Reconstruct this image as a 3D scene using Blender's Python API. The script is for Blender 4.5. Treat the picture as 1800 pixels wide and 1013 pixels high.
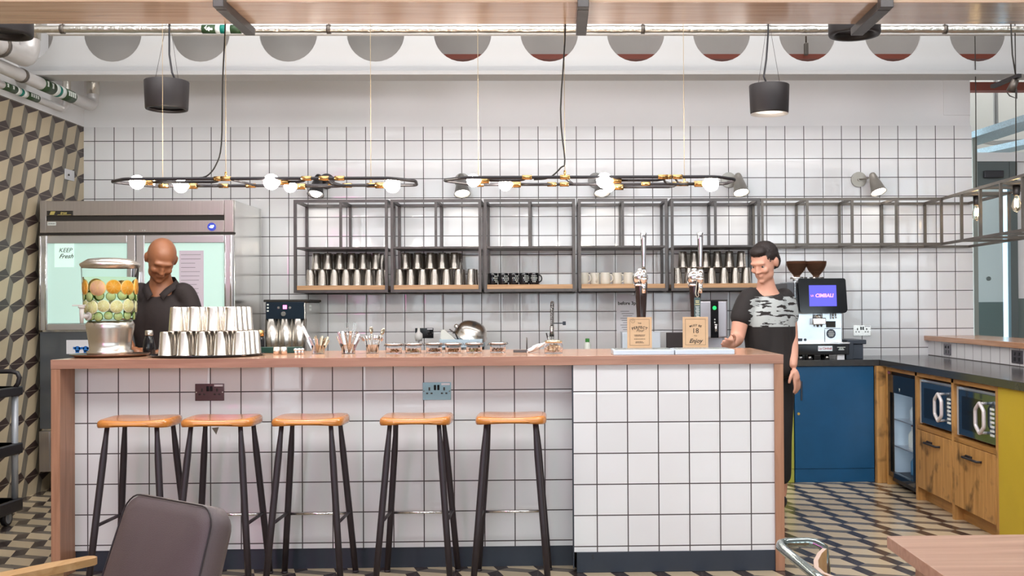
import bpy, bmesh, math, random
from mathutils import Vector, Matrix, Euler
random.seed(7)
S = bpy.context.scene
for o in list(bpy.data.objects): bpy.data.objects.remove(o)
C = S.collection
PI = math.pi

# ------------------------------------------------------------------ camera
F, YAW, PITCH, ROLL, HC, CX, CY = 1852.5, -0.02401, 0.011065, -0.00618, 1.2798, 1028.2, 521.9
_cy, _sy, _cp, _sp, _cr, _sr = math.cos(YAW), math.sin(YAW), math.cos(PITCH), math.sin(PITCH), math.cos(ROLL), math.sin(ROLL)
FWD = Vector((-_sy*_cp, _cy*_cp, _sp)); R0 = Vector((_cy, _sy, 0)); U0 = R0.cross(FWD)
RT = _cr*R0 + _sr*U0; UP = -_sr*R0 + _cr*U0
cam = bpy.data.objects.new('camera', bpy.data.cameras.new('camera')); C.objects.link(cam)
cam.matrix_world = Matrix(((RT.x, UP.x, -FWD.x, 0), (RT.y, UP.y, -FWD.y, 0), (RT.z, UP.z, -FWD.z, HC), (0, 0, 0, 1)))
cam.data.sensor_width = 36; cam.data.lens = F/1800*36
cam.data.shift_x = -(CX-900)/1800; cam.data.shift_y = (CY-506.5)/1800
cam.data.clip_start = .05; cam.data.clip_end = 100
S.camera = cam
def _ray(px, py): return FWD + (px-CX)/F*RT - (py-CY)/F*UP
def AY(px, py, Y):                 # where the line of sight meets a real plane of the room
    d = _ray(px, py); t = Y/d.y; return Vector((d.x*t, Y, HC+d.z*t))
def AZ(px, py, Z):
    d = _ray(px, py); t = (Z-HC)/d.z; return Vector((d.x*t, d.y*t, Z))
def XA(px, Y, py=540): return AY(px, py, Y).x

# ------------------------------------------------------------------ light and exposure
S.view_settings.view_transform = 'Standard'; S.view_settings.look = 'None'
S.view_settings.gamma = 1; S.view_settings.use_curve_mapping = False
S.view_settings.exposure = 0.88
W = bpy.data.worlds.new('world'); S.world = W; W.use_nodes = True
W.node_tree.nodes['Background'].inputs[0].default_value = (.80, .925, 1.0, 1)
W.node_tree.nodes['Background'].inputs[1].default_value = 2.95
def area(name, loc, rot, sx, sy, power, col=(1, 1, 1)):
    l = bpy.data.lights.new(name, 'AREA'); l.shape = 'RECTANGLE'; l.size = sx; l.size_y = sy; l.energy = power; l.color = col
    o = bpy.data.objects.new(name, l); C.objects.link(o); o.location = loc; o.rotation_euler = rot; return o
area('ceiling_fill_front', (0, 3.0, 3.9), (math.radians(25), 0, 0), 7, 1.0, 95, (.96, .98, 1))  # unseen area lamp added to brighten the bar front, not a skylight
l_ = area('hidden_fill_strip', (.3, 5.50, 2.80), (math.radians(30), 0, 0), 7.0, .06, 9, (1, .985, .97)); l_.data.spread = math.radians(125)  # added strip out of view behind the overhead shelf, brightens the lower wall
area('ceiling_fill_wall', (0, 7.58, 4.0), (math.radians(20), 0, 0), 6.8, .2, 17, (.97, .98, 1))  # added lamp between beam and wall to brighten the plaster
area('ceiling_fill_aisle', (0, 5.9, 3.95), (math.radians(8), 0, 0), 6.5, .4, 38, (.97, .98, 1))  # added fill over the aisle that lifts the back wall
area('ceiling_fill_corridor', (4.6, 9.6, 3.6), (0, 0, 0), 2.4, 2, 22, (.95, .98, 1))  # added fill lamp for the corridor

# ------------------------------------------------------------------ mesh builder
class B:
    def __init__(s): s.bm = bmesh.new()
    def _add(s, vs, fs, m=0, smooth=False):
        bv = [s.bm.verts.new(v) for v in vs]; out = []
        for f in fs:
            try: q = s.bm.faces.new([bv[i] for i in f])
            except ValueError: continue
            q.material_index = m; q.smooth = smooth; out.append(q)
        return bv, out
    def box(s, x0, x1, y0, y1, z0, z1, b=0, m=0, M=None, seg=2):
        vs = [Vector((x, y, z)) for x in (x0, x1) for y in (y0, y1) for z in (z0, z1)]
        fs = [(0, 1, 3, 2), (4, 6, 7, 5), (0, 4, 5, 1), (2, 3, 7, 6), (0, 2, 6, 4), (1, 5, 7, 3)]
        if M: vs = [M @ v for v in vs]
        bv, f = s._add(vs, fs, m)
        if b:
            ed = list({e for q in f for e in q.edges})
            r = bmesh.ops.bevel(s.bm, geom=ed, offset=b, segments=seg, profile=.6, affect='EDGES')
            for q in r['faces']: q.material_index = m; q.smooth = True
        return s
    def cyl(s, p0, p1, r0, r1=None, n=16, m=0, caps=True):
        p0, p1 = Vector(p0), Vector(p1); r1 = r0 if r1 is None else r1
        d = (p1-p0).normalized(); a = d.orthogonal().normalized(); c = d.cross(a)
        vs = []
        for p, r in ((p0, r0), (p1, r1)):
            for i in range(n):
                t = 2*PI*i/n; vs.append(p + r*(math.cos(t)*a+math.sin(t)*c))
        fs = [(i, (i+1) % n, n+(i+1) % n, n+i) for i in range(n)]
        bv, f = s._add(vs, fs, m, True)
        if caps:
            for k, r in ((0, r0), (n, r1)):
                if r > 1e-6:
                    q = s.bm.faces.new([bv[k+i] for i in (range(n-1, -1, -1) if k == 0 else range(n))]); q.material_index = m
        return s
    def tube(s, pts, r, n=10, m=0, closed=False, caps=True):
        P = [Vector(p) for p in pts]; N = len(P); rs = r if isinstance(r, (list, tuple)) else [r]*N
        rings = []; a = None
        for i in range(N):
            if closed: t = (P[(i+1) % N]-P[i-1]).normalized()
            else: t = (P[min(i+1, N-1)]-P[max(i-1, 0)]).normalized()
            if a is None: a = t.orthogonal().normalized()
            a = (a - t*a.dot(t)); a = a.normalized() if a.length > 1e-6 else t.orthogonal().normalized()
            c = t.cross(a)
            rings.append([s.bm.verts.new(P[i]+rs[i]*(math.cos(2*PI*k/n)*a+math.sin(2*PI*k/n)*c)) for k in range(n)])
        R = range(N) if closed else range(N-1)
        for i in R:
            A, D = rings[i], rings[(i+1) % N]
            for k in range(n):
                q = s.bm.faces.new((A[k], A[(k+1) % n], D[(k+1) % n], D[k])); q.smooth = True; q.material_index = m
        if caps and not closed:
            for A in (rings[0][::-1], rings[-1]):
                q = s.bm.faces.new(A); q.material_index = m
        return s
    def lathe(s, prof, c=(0, 0, 0), n=28, m=0, M=None):
        c = Vector(c); rings = []
        for r, z in prof:
            if r < 1e-6:
                v = c+Vector((0, 0, z)); rings.append([s.bm.verts.new(M @ v if M else v)])
            else:
                L = []
                for i in range(n):
                    t = 2*PI*i/n; v = c+Vector((r*math.cos(t), r*math.sin(t), z)); L.append(s.bm.verts.new(M @ v if M else v))
                rings.append(L)
        for A, D in zip(rings, rings[1:]):
            for i in range(n):
                j = (i+1) % n
                if len(A) == 1 and len(D) == 1: continue
                if len(A) == 1: f = (A[0], D[j], D[i])
                elif len(D) == 1: f = (A[i], A[j], D[0])
                else: f = (A[i], A[j], D[j], D[i])
                q = s.bm.faces.new(f); q.smooth = True; q.material_index = m
        return s
    def ball(s, c, r, n=16, m=0, M=None):
        r = (r, r, r) if not isinstance(r, (tuple, list)) else r
        k = n//2+1; c = Vector(c); rings = []
        T = Matrix.Translation(c) @ (M if M else Matrix.Identity(4)) @ Matrix.Diagonal((*r, 1))
        for i in range(k+1):
            a = -PI/2+PI*i/k
            if i in (0, k): rings.append([s.bm.verts.new(T @ Vector((0, 0, math.sin(a))))])
            else: rings.append([s.bm.verts.new(T @ Vector((math.cos(a)*math.cos(2*PI*j/n), math.cos(a)*math.sin(2*PI*j/n), math.sin(a)))) for j in range(n)])
        for A, D in zip(rings, rings[1:]):
            for i in range(n):
                j = (i+1) % n
                f = (A[0], D[j], D[i]) if len(A) == 1 else ((A[i], A[j], D[0]) if len(D) == 1 else (A[i], A[j], D[j], D[i]))
                q = s.bm.faces.new(f); q.smooth = True; q.material_index = m
        return s
    def prism(s, pts, h, M=None, m=0, smooth=False):          # polygon in local xy extruded along local z by h
        n = len(pts); vs = [Vector((x, y, 0)) for x, y in pts]+[Vector((x, y, h)) for x, y in pts]
        if M: vs = [M @ v for v in vs]
        bv, f = s._add(vs, [(i, (i+1) % n, n+(i+1) % n, n+i) for i in range(n)], m, smooth)
        s.bm.faces.new([bv[i] for i in range(n-1, -1, -1)]).material_index = m
        s.bm.faces.new([bv[n+i] for i in range(n)]).material_index = m
        return s
    def text(s, txt, size, c, x=(1, 0, 0), u=(0, 0, 1), d=.0008, m=0, shear=0, space=1, bold=0, arc=0):
        cu = bpy.data.curves.new('t', 'FONT'); cu.body = txt; cu.size = size; cu.align_x = 'CENTER'; cu.align_y = 'CENTER'
        cu.extrude = d; cu.shear = shear; cu.space_character = space; cu.offset = bold; cu.resolution_u = 2
        ob = bpy.data.objects.new('t', cu); me = bpy.data.meshes.new_from_object(ob)
        x, u = Vector(x).normalized(), Vector(u).normalized(); w = x.cross(u); c = Vector(c)
        if arc:
            for v in me.vertices:
                a = v.co.x/arc; y = v.co.y
                v.co = Vector(((arc+y)*math.sin(a), (arc+y)*math.cos(a)-arc, v.co.z))
        bv = [s.bm.verts.new(c+v.co.x*x+v.co.y*u+v.co.z*w) for v in me.vertices]
        for p in me.polygons:
            try: s.bm.faces.new([bv[i] for i in p.vertices]).material_index = m
            except ValueError: pass
        bpy.data.objects.remove(ob); bpy.data.meshes.remove(me); bpy.data.curves.remove(cu)
        return s
    def done(s, name, mats, parent=None, root=None, mods=None):
        bmesh.ops.recalc_face_normals(s.bm, faces=s.bm.faces)
        me = bpy.data.meshes.new(name)
        if not isinstance(mats, (list, tuple)): mats = [mats]
        for q in mats: me.materials.append(q)
        r = parent
        off = Vector((0, 0, 0))
        while r is not None: off += r.location; r = r.parent
        if parent is None and root is not None: off = Vector(root)
        bmesh.ops.translate(s.bm, verts=s.bm.verts, vec=-off)
        s.bm.to_mesh(me); s.bm.free()
        o = bpy.data.objects.new(name, me); C.objects.link(o)
        if parent is not None: o.parent = parent
        elif root is not None: o.location = root
        return o

def tag(o, label=None, cat=None, group=None, kind=None):
    if label: o['label'] = label
    if cat: o['category'] = cat
    if group: o['group'] = group
    if kind: o['kind'] = kind
    return o
def thing(name, label, cat, loc=(0, 0, 0), group=None):
    o = bpy.data.objects.new(name, None); C.objects.link(o); o.location = loc; o.empty_display_size = .1
    return tag(o, label, cat, group)
def struct(name, b, m): return tag(b.done(name, m), kind='structure')
def copy_tree(o, parent=None):
    c = o.copy(); C.objects.link(c)
    if parent is not None: c.parent = parent
    for ch in [k for k in o.children]: copy_tree(ch, c)
    return c

# ------------------------------------------------------------------ materials
def newmat(name):
    m = bpy.data.materials.new(name); m.use_nodes = True
    return m, m.node_tree, m.node_tree.nodes['Principled BSDF']
def mat(name, col, rough=.5, metal=0, spec=.5, trans=0, ior=1.45, emit=None, es=0, coat=0, alpha=1, noise=0, nscale=20, bump=0, bscale=60, aniso=None):
    m, t, b = newmat(name); I = b.inputs
    I['Base Color'].default_value = (*col, 1); I['Roughness'].default_value = rough; I['Metallic'].default_value = metal
    I['Specular IOR Level'].default_value = spec; I['Transmission Weight'].default_value = trans; I['IOR'].default_value = ior
    I['Coat Weight'].default_value = coat; I['Alpha'].default_value = alpha
    if emit: I['Emission Color'].default_value = (*emit, 1); I['Emission Strength'].default_value = es
    N, L = t.nodes, t.links
    if noise or bump:
        tc = N.new('ShaderNodeTexCoord'); mp = N.new('ShaderNodeMapping'); L.new(tc.outputs['Object'], mp.inputs[0])
        if aniso: mp.inputs['Scale'].default_value = aniso
        if noise:
            nz = N.new('ShaderNodeTexNoise'); nz.inputs['Scale'].default_value = nscale; nz.inputs['Detail'].default_value = 4
            L.new(mp.outputs[0], nz.inputs[0])
            mx = N.new('ShaderNodeMix'); mx.data_type = 'RGBA'; mx.inputs['A'].default_value = (*[max(0, c*(1-noise)) for c in col], 1)
            mx.inputs['B'].default_value = (*[min(1, c*(1+noise)) for c in col], 1)
            L.new(nz.outputs[0], mx.inputs['Factor']); L.new(mx.outputs['Result'], I['Base Color'])
        if bump:
            nb = N.new('ShaderNodeTexNoise'); nb.inputs['Scale'].default_value = bscale; nb.inputs['Detail'].default_value = 3
            L.new(mp.outputs[0], nb.inputs[0]); bp = N.new('ShaderNodeBump'); bp.inputs['Strength'].default_value = bump; bp.inputs['Distance'].default_value = .01
            L.new(nb.outputs[0], bp.inputs['Height']); L.new(bp.outputs[0], I['Normal'])
    return m
class NG:
    """tiny helper for maths in a node tree"""
    def __init__(s, t): s.t = t; s.N = t.nodes; s.L = t.links
    def m(s, op, a, b=None, c=None):
        n = s.N.new('ShaderNodeMath'); n.operation = op
        for i, v in enumerate((a, b, c)):
            if v is None: continue
            if isinstance(v, (int, float)): n.inputs[i].default_value = v
            else: s.L.new(v, n.inputs[i])
        return n.outputs[0]
    def pos(s):
        g = s.N.new('ShaderNodeNewGeometry'); x = s.N.new('ShaderNodeSeparateXYZ'); s.L.new(g.outputs['Position'], x.inputs[0]); return x.outputs
    def mix(s, f, a, b):
        n = s.N.new('ShaderNodeMix'); n.data_type = 'RGBA'
        for k, v in (('Factor', f), ('A', a), ('B', b)):
            if isinstance(v, (int, float)): n.inputs[k].default_value = v
            elif isinstance(v, tuple): n.inputs[k].default_value = (*v, 1)
            else: s.L.new(v, n.inputs[k])
        return n.outputs['Result']
    def comb(s, x, y, z=0):
        n = s.N.new('ShaderNodeCombineXYZ')
        for i, v in enumerate((x, y, z)):
            if isinstance(v, (int, float)): n.inputs[i].default_value = v
            else: s.L.new(v, n.inputs[i])
        return n.outputs[0]
def tile_mat(name, u, v, u0, v0, pu=.15, pv=.15, g=.0055, col=(.80, .79, .79), grout=(.07, .055, .055), rough=.09):
    m, t, b = newmat(name); G = NG(t); P = G.pos(); ax = {'x': 0, 'y': 1, 'z': 2}
    uu = G.m('DIVIDE', G.m('SUBTRACT', P[ax[u]], u0), pu); vv = G.m('DIVIDE', G.m('SUBTRACT', P[ax[v]], v0), pv)
    fu = G.m('FRACT', uu); fv = G.m('FRACT', vv)
    du = G.m('MINIMUM', fu, G.m('SUBTRACT', 1, fu)); dv = G.m('MINIMUM', fv, G.m('SUBTRACT', 1, fv))
    d = G.m('MINIMUM', du, dv)
    isg = G.m('LESS_THAN', d, g/2/pu)
    iu = G.m('FLOOR', uu); iv = G.m('FLOOR', vv)
    wn = G.N.new('ShaderNodeTexWhiteNoise'); G.L.new(G.comb(iu, iv), wn.inputs['Vector'])
    tone = G.m('ADD', G.m('MULTIPLY', wn.outputs['Value'], .06), .97)
    cc = G.N.new('ShaderNodeVectorMath'); cc.operation = 'SCALE'; cc.inputs[0].default_value = col; G.L.new(tone, cc.inputs['Scale'])
    L = t.links
    L.new(G.mix(isg, cc.outputs[0], grout), b.inputs['Base Color'])
    L.new(G.m('MULTIPLY_ADD', isg, .7, rough), b.inputs['Roughness'])
    # slightly cushioned face, each tile set at its own tiny tilt, gentle glaze ripple
    ed = G.m('MINIMUM', G.m('MULTIPLY', d, 12), 1)
    sx = G.N.new('ShaderNodeSeparateColor'); L.new(wn.outputs['Color'], sx.inputs[0])
    tilt = G.m('ADD', G.m('MULTIPLY', G.m('SUBTRACT', sx.outputs[0], .5), fu), G.m('MULTIPLY', G.m('SUBTRACT', sx.outputs[1], .5), fv))
    nz = G.N.new('ShaderNodeTexNoise'); nz.inputs['Scale'].default_value = 9; nz.inputs['Detail'].default_value = 1
    L.new(G.comb(uu, vv, wn.outputs['Value']), nz.inputs[0]); nz.inputs['Scale'].default_value = 1.6
    h = G.m('ADD', G.m('MULTIPLY', ed, .35), G.m('ADD', G.m('MULTIPLY', tilt, .5), G.m('MULTIPLY', nz.outputs[0], .5)))
    bp = G.N.new('ShaderNodeBump'); bp.inputs['Strength'].default_value = .55; bp.inputs['Distance'].default_value = .0035
    L.new(h, bp.inputs['Height']); L.new(bp.outputs[0], b.inputs['Normal'])
    return m
def cube_mat(name, kind, rough=.35):
    """encaustic tiles printed with the tumbling-block figure"""
    m, t, b = newmat(name); G = NG(t); P = G.pos(); L = t.links
    if kind == 'wall':    # along the left wall: u runs with Y, v runs down
        u = G.m('DIVIDE', G.m('SUBTRACT', P[1], 7.181), .1988); v = G.m('DIVIDE', G.m('SUBTRACT', 2.515, P[2]), .1988)
    else:                 # floor: u runs toward the street side (-Y), v runs with -X
        u = G.m('DIVIDE', G.m('SUBTRACT', 7.408, P[1]), .2025); v = G.m('DIVIDE', G.m('SUBTRACT', 1.859, P[0]), .1972)
    fu, fv = G.m('FRACT', u), G.m('FRACT', v); gu, gv = G.m('SUBTRACT', 1, fu), G.m('SUBTRACT', 1, fv)
    def tri(a, bb):   # a < min(b, (1-b)/3)
        return G.m('LESS_THAN', a, G.m('MINIMUM', bb, G.m('DIVIDE', G.m('SUBTRACT', 1, bb), 3)))
    dark = G.m('MAXIMUM', tri(fv, fu), tri(gv, gu)); grey = G.m('MAXIMUM', tri(fu, fv), tri(gu, gv))
    d = G.m('MINIMUM', G.m('MINIMUM', fu, gu), G.m('MINIMUM', fv, gv)); gr = G.m('LESS_THAN', d, .007)
    nz = G.N.new('ShaderNodeTexNoise'); nz.inputs['Scale'].default_value = 14; nz.inputs['Detail'].default_value = 5
    wn = G.N.new('ShaderNodeTexWhiteNoise'); L.new(G.comb(G.m('FLOOR', u), G.m('FLOOR', v)), wn.inputs['Vector'])
    tone = G.m('ADD', G.m('MULTIPLY', nz.outputs[0], .3), G.m('ADD', .76, G.m('MULTIPLY', wn.outputs['Value'], .14)))
    if kind == 'wall': be, gy, dk, gc = (.56, .46, .31), (.175, .155, .125), (.052, .032, .028), (.30, .25, .19)
    else: be, gy, dk, gc = (.58, .47, .32), (.165, .14, .115), (.050, .036, .034), (.12, .10, .085)
    c = G.mix(grey, G.mix(dark, be, dk), gy); c = G.mix(gr, c, gc)
    cc = G.N.new('ShaderNodeVectorMath'); cc.operation = 'SCALE'; L.new(c, cc.inputs[0]); L.new(tone, cc.inputs['Scale'])
    L.new(cc.outputs[0], b.inputs['Base Color']); b.inputs['Roughness'].default_value = rough
    return m
def wood(name, c1, c2, axis='x', rough=.4, scale=1, knots=0, coat=0, joints=0, jw=.6):
    m, t, b = newmat(name); G = NG(t); L = t.links
    tc = G.N.new('ShaderNodeTexCoord'); mp = G.N.new('ShaderNodeMapping'); L.new(tc.outputs['Object'], mp.inputs[0])
    s = [26*scale]*3; s['xyz'.index(axis)] = 1.6*scale; mp.inputs['Scale'].default_value = s
    n1 = G.N.new('ShaderNodeTexNoise'); n1.inputs['Scale'].default_value = 1.5; n1.inputs['Detail'].default_value = 6; n1.inputs['Distortion'].default_value = .6
    L.new(mp.outputs[0], n1.inputs[0])
    rp = G.N.new('ShaderNodeValToRGB'); L.new(n1.outputs[0], rp.inputs[0])
    rp.color_ramp.elements[0].position = .3; rp.color_ramp.elements[1].position = .7
    rp.color_ramp.elements[0].color = (*c1, 1); rp.color_ramp.elements[1].color = (*c2, 1)
    out = rp.outputs[0]
    if knots:
        n2 = G.N.new('ShaderNodeTexNoise'); n2.inputs['Scale'].default_value = 7; n2.inputs['Detail'].default_value = 3; L.new(tc.outputs['Object'], n2.inputs[0])
        k = G.m('MULTIPLY', G.m('MAXIMUM', G.m('SUBTRACT', n2.outputs[0], .56), 0), 6*knots)
        k = G.m('MINIMUM', k, 1)
        out = G.mix(k, out, tuple(x*.3 for x in c1))
    if joints:
        pp = G.pos(); q = G.m('FLOOR', G.m('DIVIDE', pp[0], jw)); r = G.m('FLOOR', G.m('DIVIDE', pp[1], joints))
        wn = G.N.new('ShaderNodeTexWhiteNoise'); L.new(G.comb(q, r), wn.inputs['Vector'])
        cc = G.N.new('ShaderNodeVectorMath'); cc.operation = 'SCALE'; L.new(out, cc.inputs[0])
        L.new(G.m('ADD', .82, G.m('MULTIPLY', wn.outputs['Value'], .3)), cc.inputs['Scale']); out = cc.outputs[0]
    L.new(out, b.inputs['Base Color']); b.inputs['Roughness'].default_value = rough; b.inputs['Coat Weight'].default_value = coat
    b.inputs['Coat Roughness'].default_value = .15
    bp = G.N.new('ShaderNodeBump'); bp.inputs['Strength'].default_value = .12; bp.inputs['Distance'].default_value = .002
    L.new(n1.outputs[0], bp.inputs['Height']); L.new(bp.outputs[0], b.inputs['Normal'])
    return m

WX, WZ = -3.6164, 2.6003         # grout origin on the back wall (Y = 8.29)
M = {}
M['tile_wall'] = tile_mat('tile_back_wall', 'x', 'z', WX, WZ-.15*30, .1502, .1502, g=.0058)
M['tile_bar'] = tile_mat('tile_bar_front', 'x', 'z', -2.32779, .87817-.15*10)
M['tile_bar2'] = tile_mat('tile_bar_box', 'x', 'z', .17587, .8757-.15*10)
M['tile_up'] = tile_mat('tile_upstand', 'y', 'z', 8.146-.152*20, .895-.15, .152, .15, g=.005)
M['cube_wall'] = cube_mat('encaustic_wall', 'wall', .45)
M['cube_floor'] = cube_mat('encaustic_floor', 'floor', .22)
M['plaster'] = mat('white_plaster', (.84, .83, .83), .6, noise=.03, nscale=3)
M['white'] = mat('white_paint', (.72, .70, .69), .45)
M['ceiling'] = mat('ceiling_paint', (.62, .61, .60), .8)
M['oak'] = wood('oak_bar', (.34, .165, .11), (.49, .26, .18), 'x', .38, joints=0)
M['oak_top'] = wood('oak_bar_top', (.44, .23, .14), (.62, .36, .24), 'x', .16, joints=.11)
M['oak_leg'] = wood('oak_leg', (.33, .155, .085), (.47, .24, .145), 'z', .4)
M['soffit'] = wood('soffit_board', (.40, .24, .15), (.55, .36, .25), 'x', .2, scale=.8, coat=1)
M['shelf_oak'] = wood('shelf_oak', (.50, .27, .12), (.66, .39, .20), 'x', .4)
M['pine'] = wood('rustic_pine', (.38, .18, .045), (.64, .34, .11), 'z', .45, knots=1)
M['pine_x'] = wood('rustic_pine_rail', (.34, .155, .035), (.53, .27, .08), 'y', .45, knots=.5)
M['table_oak'] = wood('table_oak', (.42, .22, .14), (.58, .35, .24), 'x', .35)
M['ply'] = wood('bent_plywood', (.52, .28, .14), (.66, .40, .22), 'x', .35)
M['ply_edge'] = mat('plywood_edge', (.72, .52, .42), .5)
M['steel'] = mat('brushed_steel', (.60, .57, .53), .25, 1, noise=.12, nscale=3, aniso=(1, 1, 60))
M['steel_v'] = mat('spun_steel', (.74, .69, .63), .27, 1)
M['chrome'] = mat('chrome', (.86, .84, .83), .10, 1)
M['fridge_steel'] = mat('fridge_steel', (.52, .475, .445), .34, 1, noise=.12, nscale=2, aniso=(60, 1, 1))
M['fridge_frame'] = mat('fridge_frame', (.72, .71, .72), .3, 1)
M['dark_steel_panel'] = mat('fridge_lower', (.19, .21, .24), .3, .85, noise=.2, nscale=4)
M['frame'] = mat('raw_steel_frame', (.095, .085, .082), .42, .75, noise=.35, nscale=14)
M['frame_r'] = mat('raw_steel_frame_light', (.15, .13, .112), .42, .7, noise=.3, nscale=14)
M['black'] = mat('black_paint', (.022, .019, .022), .42)
M['leg'] = mat('stool_leg_metal', (.045, .035, .040), .42, .3)
M['blackgloss'] = mat('black_gloss', (.012, .012, .014), .08)
M['spk'] = mat('speaker_black', (.018, .014, .015), .5, noise=.3, nscale=6)
M['brass'] = mat('brass', (.72, .44, .17), .22, 1)
M['stoolwood'] = wood('stool_seat', (.50, .17, .028), (.64, .25, .05), 'x', .25, coat=.5)
M['leather'] = mat('dark_leather', (.125, .092, .095), .36, 0, bump=.25, bscale=420, noise=.18, nscale=5)
M['foil'] = mat('foil_wrap', (.66, .63, .57), .28, .9, bump=.8, bscale=28)
M['pipew'] = mat('pale_pipe', (.66, .635, .62), .35, .35, bump=.15, bscale=25)
M['glabel'] = mat('pipe_label_green', (.035, .075, .03), .4)
M['teal'] = mat('pipe_label_teal', (.0, .20, .15), .4)
M['lwhite'] = mat('label_white', (.80, .84, .80), .45)
M['skirt'] = mat('skirting_slate', (.035, .042, .058), .4, .1, noise=.25, nscale=5)
M['worktop'] = mat('dark_worktop', (.045, .044, .045), .16, 0, noise=.3, nscale=30)
M['blue'] = mat('blue_laminate', (.002, .068, .170), .42, noise=.14, nscale=9)
M['olive'] = mat('olive_laminate', (.36, .36, .055), .5)
M['yellow'] = mat('mustard_panel', (.56, .40, .030), .5, noise=.05, nscale=8)
M['mint'] = mat('misted_glass_glow', (.54, .72, .65), .16, emit=(.55, .85, .76), es=.20)  # emission in the pane stands in for the lit fridge interior
M['glass'] = mat('clear_glass', (.96, .98, .98), .02, trans=1, ior=1.45)
M['bulb'] = mat('lit_bulb', (1, 1, 1), .3, emit=(1, .93, .82), es=75)
M['bulb_s'] = mat('lit_lamp_disc', (1, 1, 1), .3, emit=(1, .95, .86), es=16)
M['filament'] = mat('filament', (1, .9, .6), .3, emit=(1, .74, .4), es=30)
M['paperw'] = mat('white_paper', (.80, .79, .82), .6)
M['pinkpaper'] = mat('pale_menu_paper', (.68, .60, .68), .6)
M['kraft'] = mat('kraft_card', (.66, .43, .25), .65, noise=.05, nscale=60)
M['ink'] = mat('black_ink', (.03, .025, .02), .6)
M['redoxide'] = mat('red_oxide_steel', (.20, .045, .025), .5)
M['greyp'] = mat('grey_duct', (.36, .335, .31), .6, noise=.1, nscale=4)
M['stain'] = mat('dark_door_frame', (.10, .115, .11), .4, .2)
M['slatewall'] = mat('slate_dado', (.13, .16, .15), .6)
M['traym'] = mat('galvanised_tray', (.42, .55, .62), .4, .5, noise=.4, nscale=90)

# ------------------------------------------------------------------ the room
YW, XL, XR = 8.29, -3.70, 3.283
struct('floor', B().box(-3.85, 8, -6, 12.6, -.12, 0), M['cube_floor'])
b = B().box(XL-.15, XL, -3, YW+.15, 0, 2.719); struct('wall_left', b, M['cube_wall'])
struct('trim_1', B().box(XL-.15, XL+.001, -3, YW+.15, 2.719, 4.1), M['plaster'])
struct('wall_back', B().box(XL-.15, XR, YW, YW+.16, -.0, 2.7155), M['tile_wall'])
struct('trim_2', B().box(XL-.15, 3.272, YW+.006, YW+.16, 2.7155, 4.1), M['plaster'])
struct('ceiling', B().box(-3.9, 8, -6, 12.6, 4.1, 4.2), M['ceiling'])
struct('wall_right', B().box(7.9, 8, -6, 12.6, 0, 4.1), M['plaster'])
# plain pier that stands proud of the wall at the top, seen through the beam's left holes
struct('trim_3', B().box(XL, -1.05, 7.72, 7.80, 3.05, 4.1), M['greyp'])
struct('trim_4', B().box(3.06, 3.272, YW-.004, YW+.006, 2.80, 4.1), M['plaster'])
# far rooms seen past the back wall's end
struct('wall_corridor', B().box(3.0, 8, 10.9, 11.05, 1.32, 4.1), M['white'])
struct('trim_8', B().box(3.2, 8, 10.1, 10.2, 2.62, 4.1), mat('upper_corridor_grey', (.46, .44, .40), .7))
struct('trim_5', B().box(3.0, 8, 10.89, 11.05, 0, 1.32), M['slatewall'])

# unseen glazed front behind the camera; dark piers added for streaks in steel reflections
for i, x in enumerate((-3.35, -1.1, 1.15, 3.4, 5.65)):
    struct('streak_pier_%d' % (i+1), B().box(x-.38, x+.38, -5.4, -5.1, 0, 4.1), M['stain'])
    struct('window_%d' % (i+1), B().box(x+.38, x+1.87, -5.18, -5.12, 0, .9).box(x+.38, x+1.87, -5.18, -5.12, 2.9, 2.98).box(x+1.10, x+1.15, -5.18, -5.12, .9, 4.1), M['stain'])

# castellated beam across the aisle
def beam():
    Y0, Y1, z0, zc, r = 7.30, 7.32, 2.915, 3.195, .2
    zt = 3.62; bw = B(); bm = bw.bm
    xs = [XA(965.5, 7.3, 60)+.6005*k for k in range(-8, 8)]
    x0, x1 = -3.7, 4.6; n = 32
    cells = []
    for x in xs:
        if x+.3 < x0 or x-.3 > x1: continue
        cells.append(x)
    for yy in (Y0, Y1):
        for x in cells:
            ring = [bm.verts.new((x+r*math.cos(2*PI*i/n+PI/4), yy, zc+r*math.sin(2*PI*i/n+PI/4))) for i in range(n)]
            out = []
            for i in range(n):
                a = 2*PI*i/n+PI/4; ca, sa = math.cos(a), math.sin(a)
                hx = .30025; hz = (zt-zc) if sa > 0 else (zc-z0)
                k = min(hx/abs(ca) if abs(ca) > 1e-6 else 9, hz/abs(sa) if abs(sa) > 1e-6 else 9)
                out.append(bm.verts.new((x+k*ca, yy, zc+k*sa)))
            for i in range(n):
                j = (i+1) % n; bm.faces.new((ring[i], ring[j], out[j], out[i]))
            cs = [(x+sx*.30025, yy, zt if sz > 0 else z0) for sx, sz in ((1, 1), (-1, 1), (-1, -1), (1, -1))]
            for (cx, cy_, cz) in cs:      # fill the corner beyond the ray fan
                best = sorted(range(n), key=lambda i: (out[i].co.x-cx)**2+(out[i].co.z-cz)**2)[:2]
                v = bm.verts.new((cx, cy_, cz))
                try: bm.faces.new((out[best[0]], out[best[1]], v))
                except ValueError: pass
    for x in cells:
        for i in range(n):
            a, c = 2*PI*i/n, 2*PI*(i+1)/n
            v = [bm.verts.new((x+r*math.cos(t), yy, zc+r*math.sin(t))) for t, yy in ((a, Y0), (c, Y0), (c, Y1), (a, Y1))]
            bm.faces.new(v)
    bw.box(cells[0]-.3, cells[-1]+.3, Y0-.09, Y1+.09, z0-.03, z0, b=.004)
    bw.box(cells[0]-.3, cells[-1]+.3, Y0-.09, Y1+.09, zt, zt+.03)
    return bw
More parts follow.
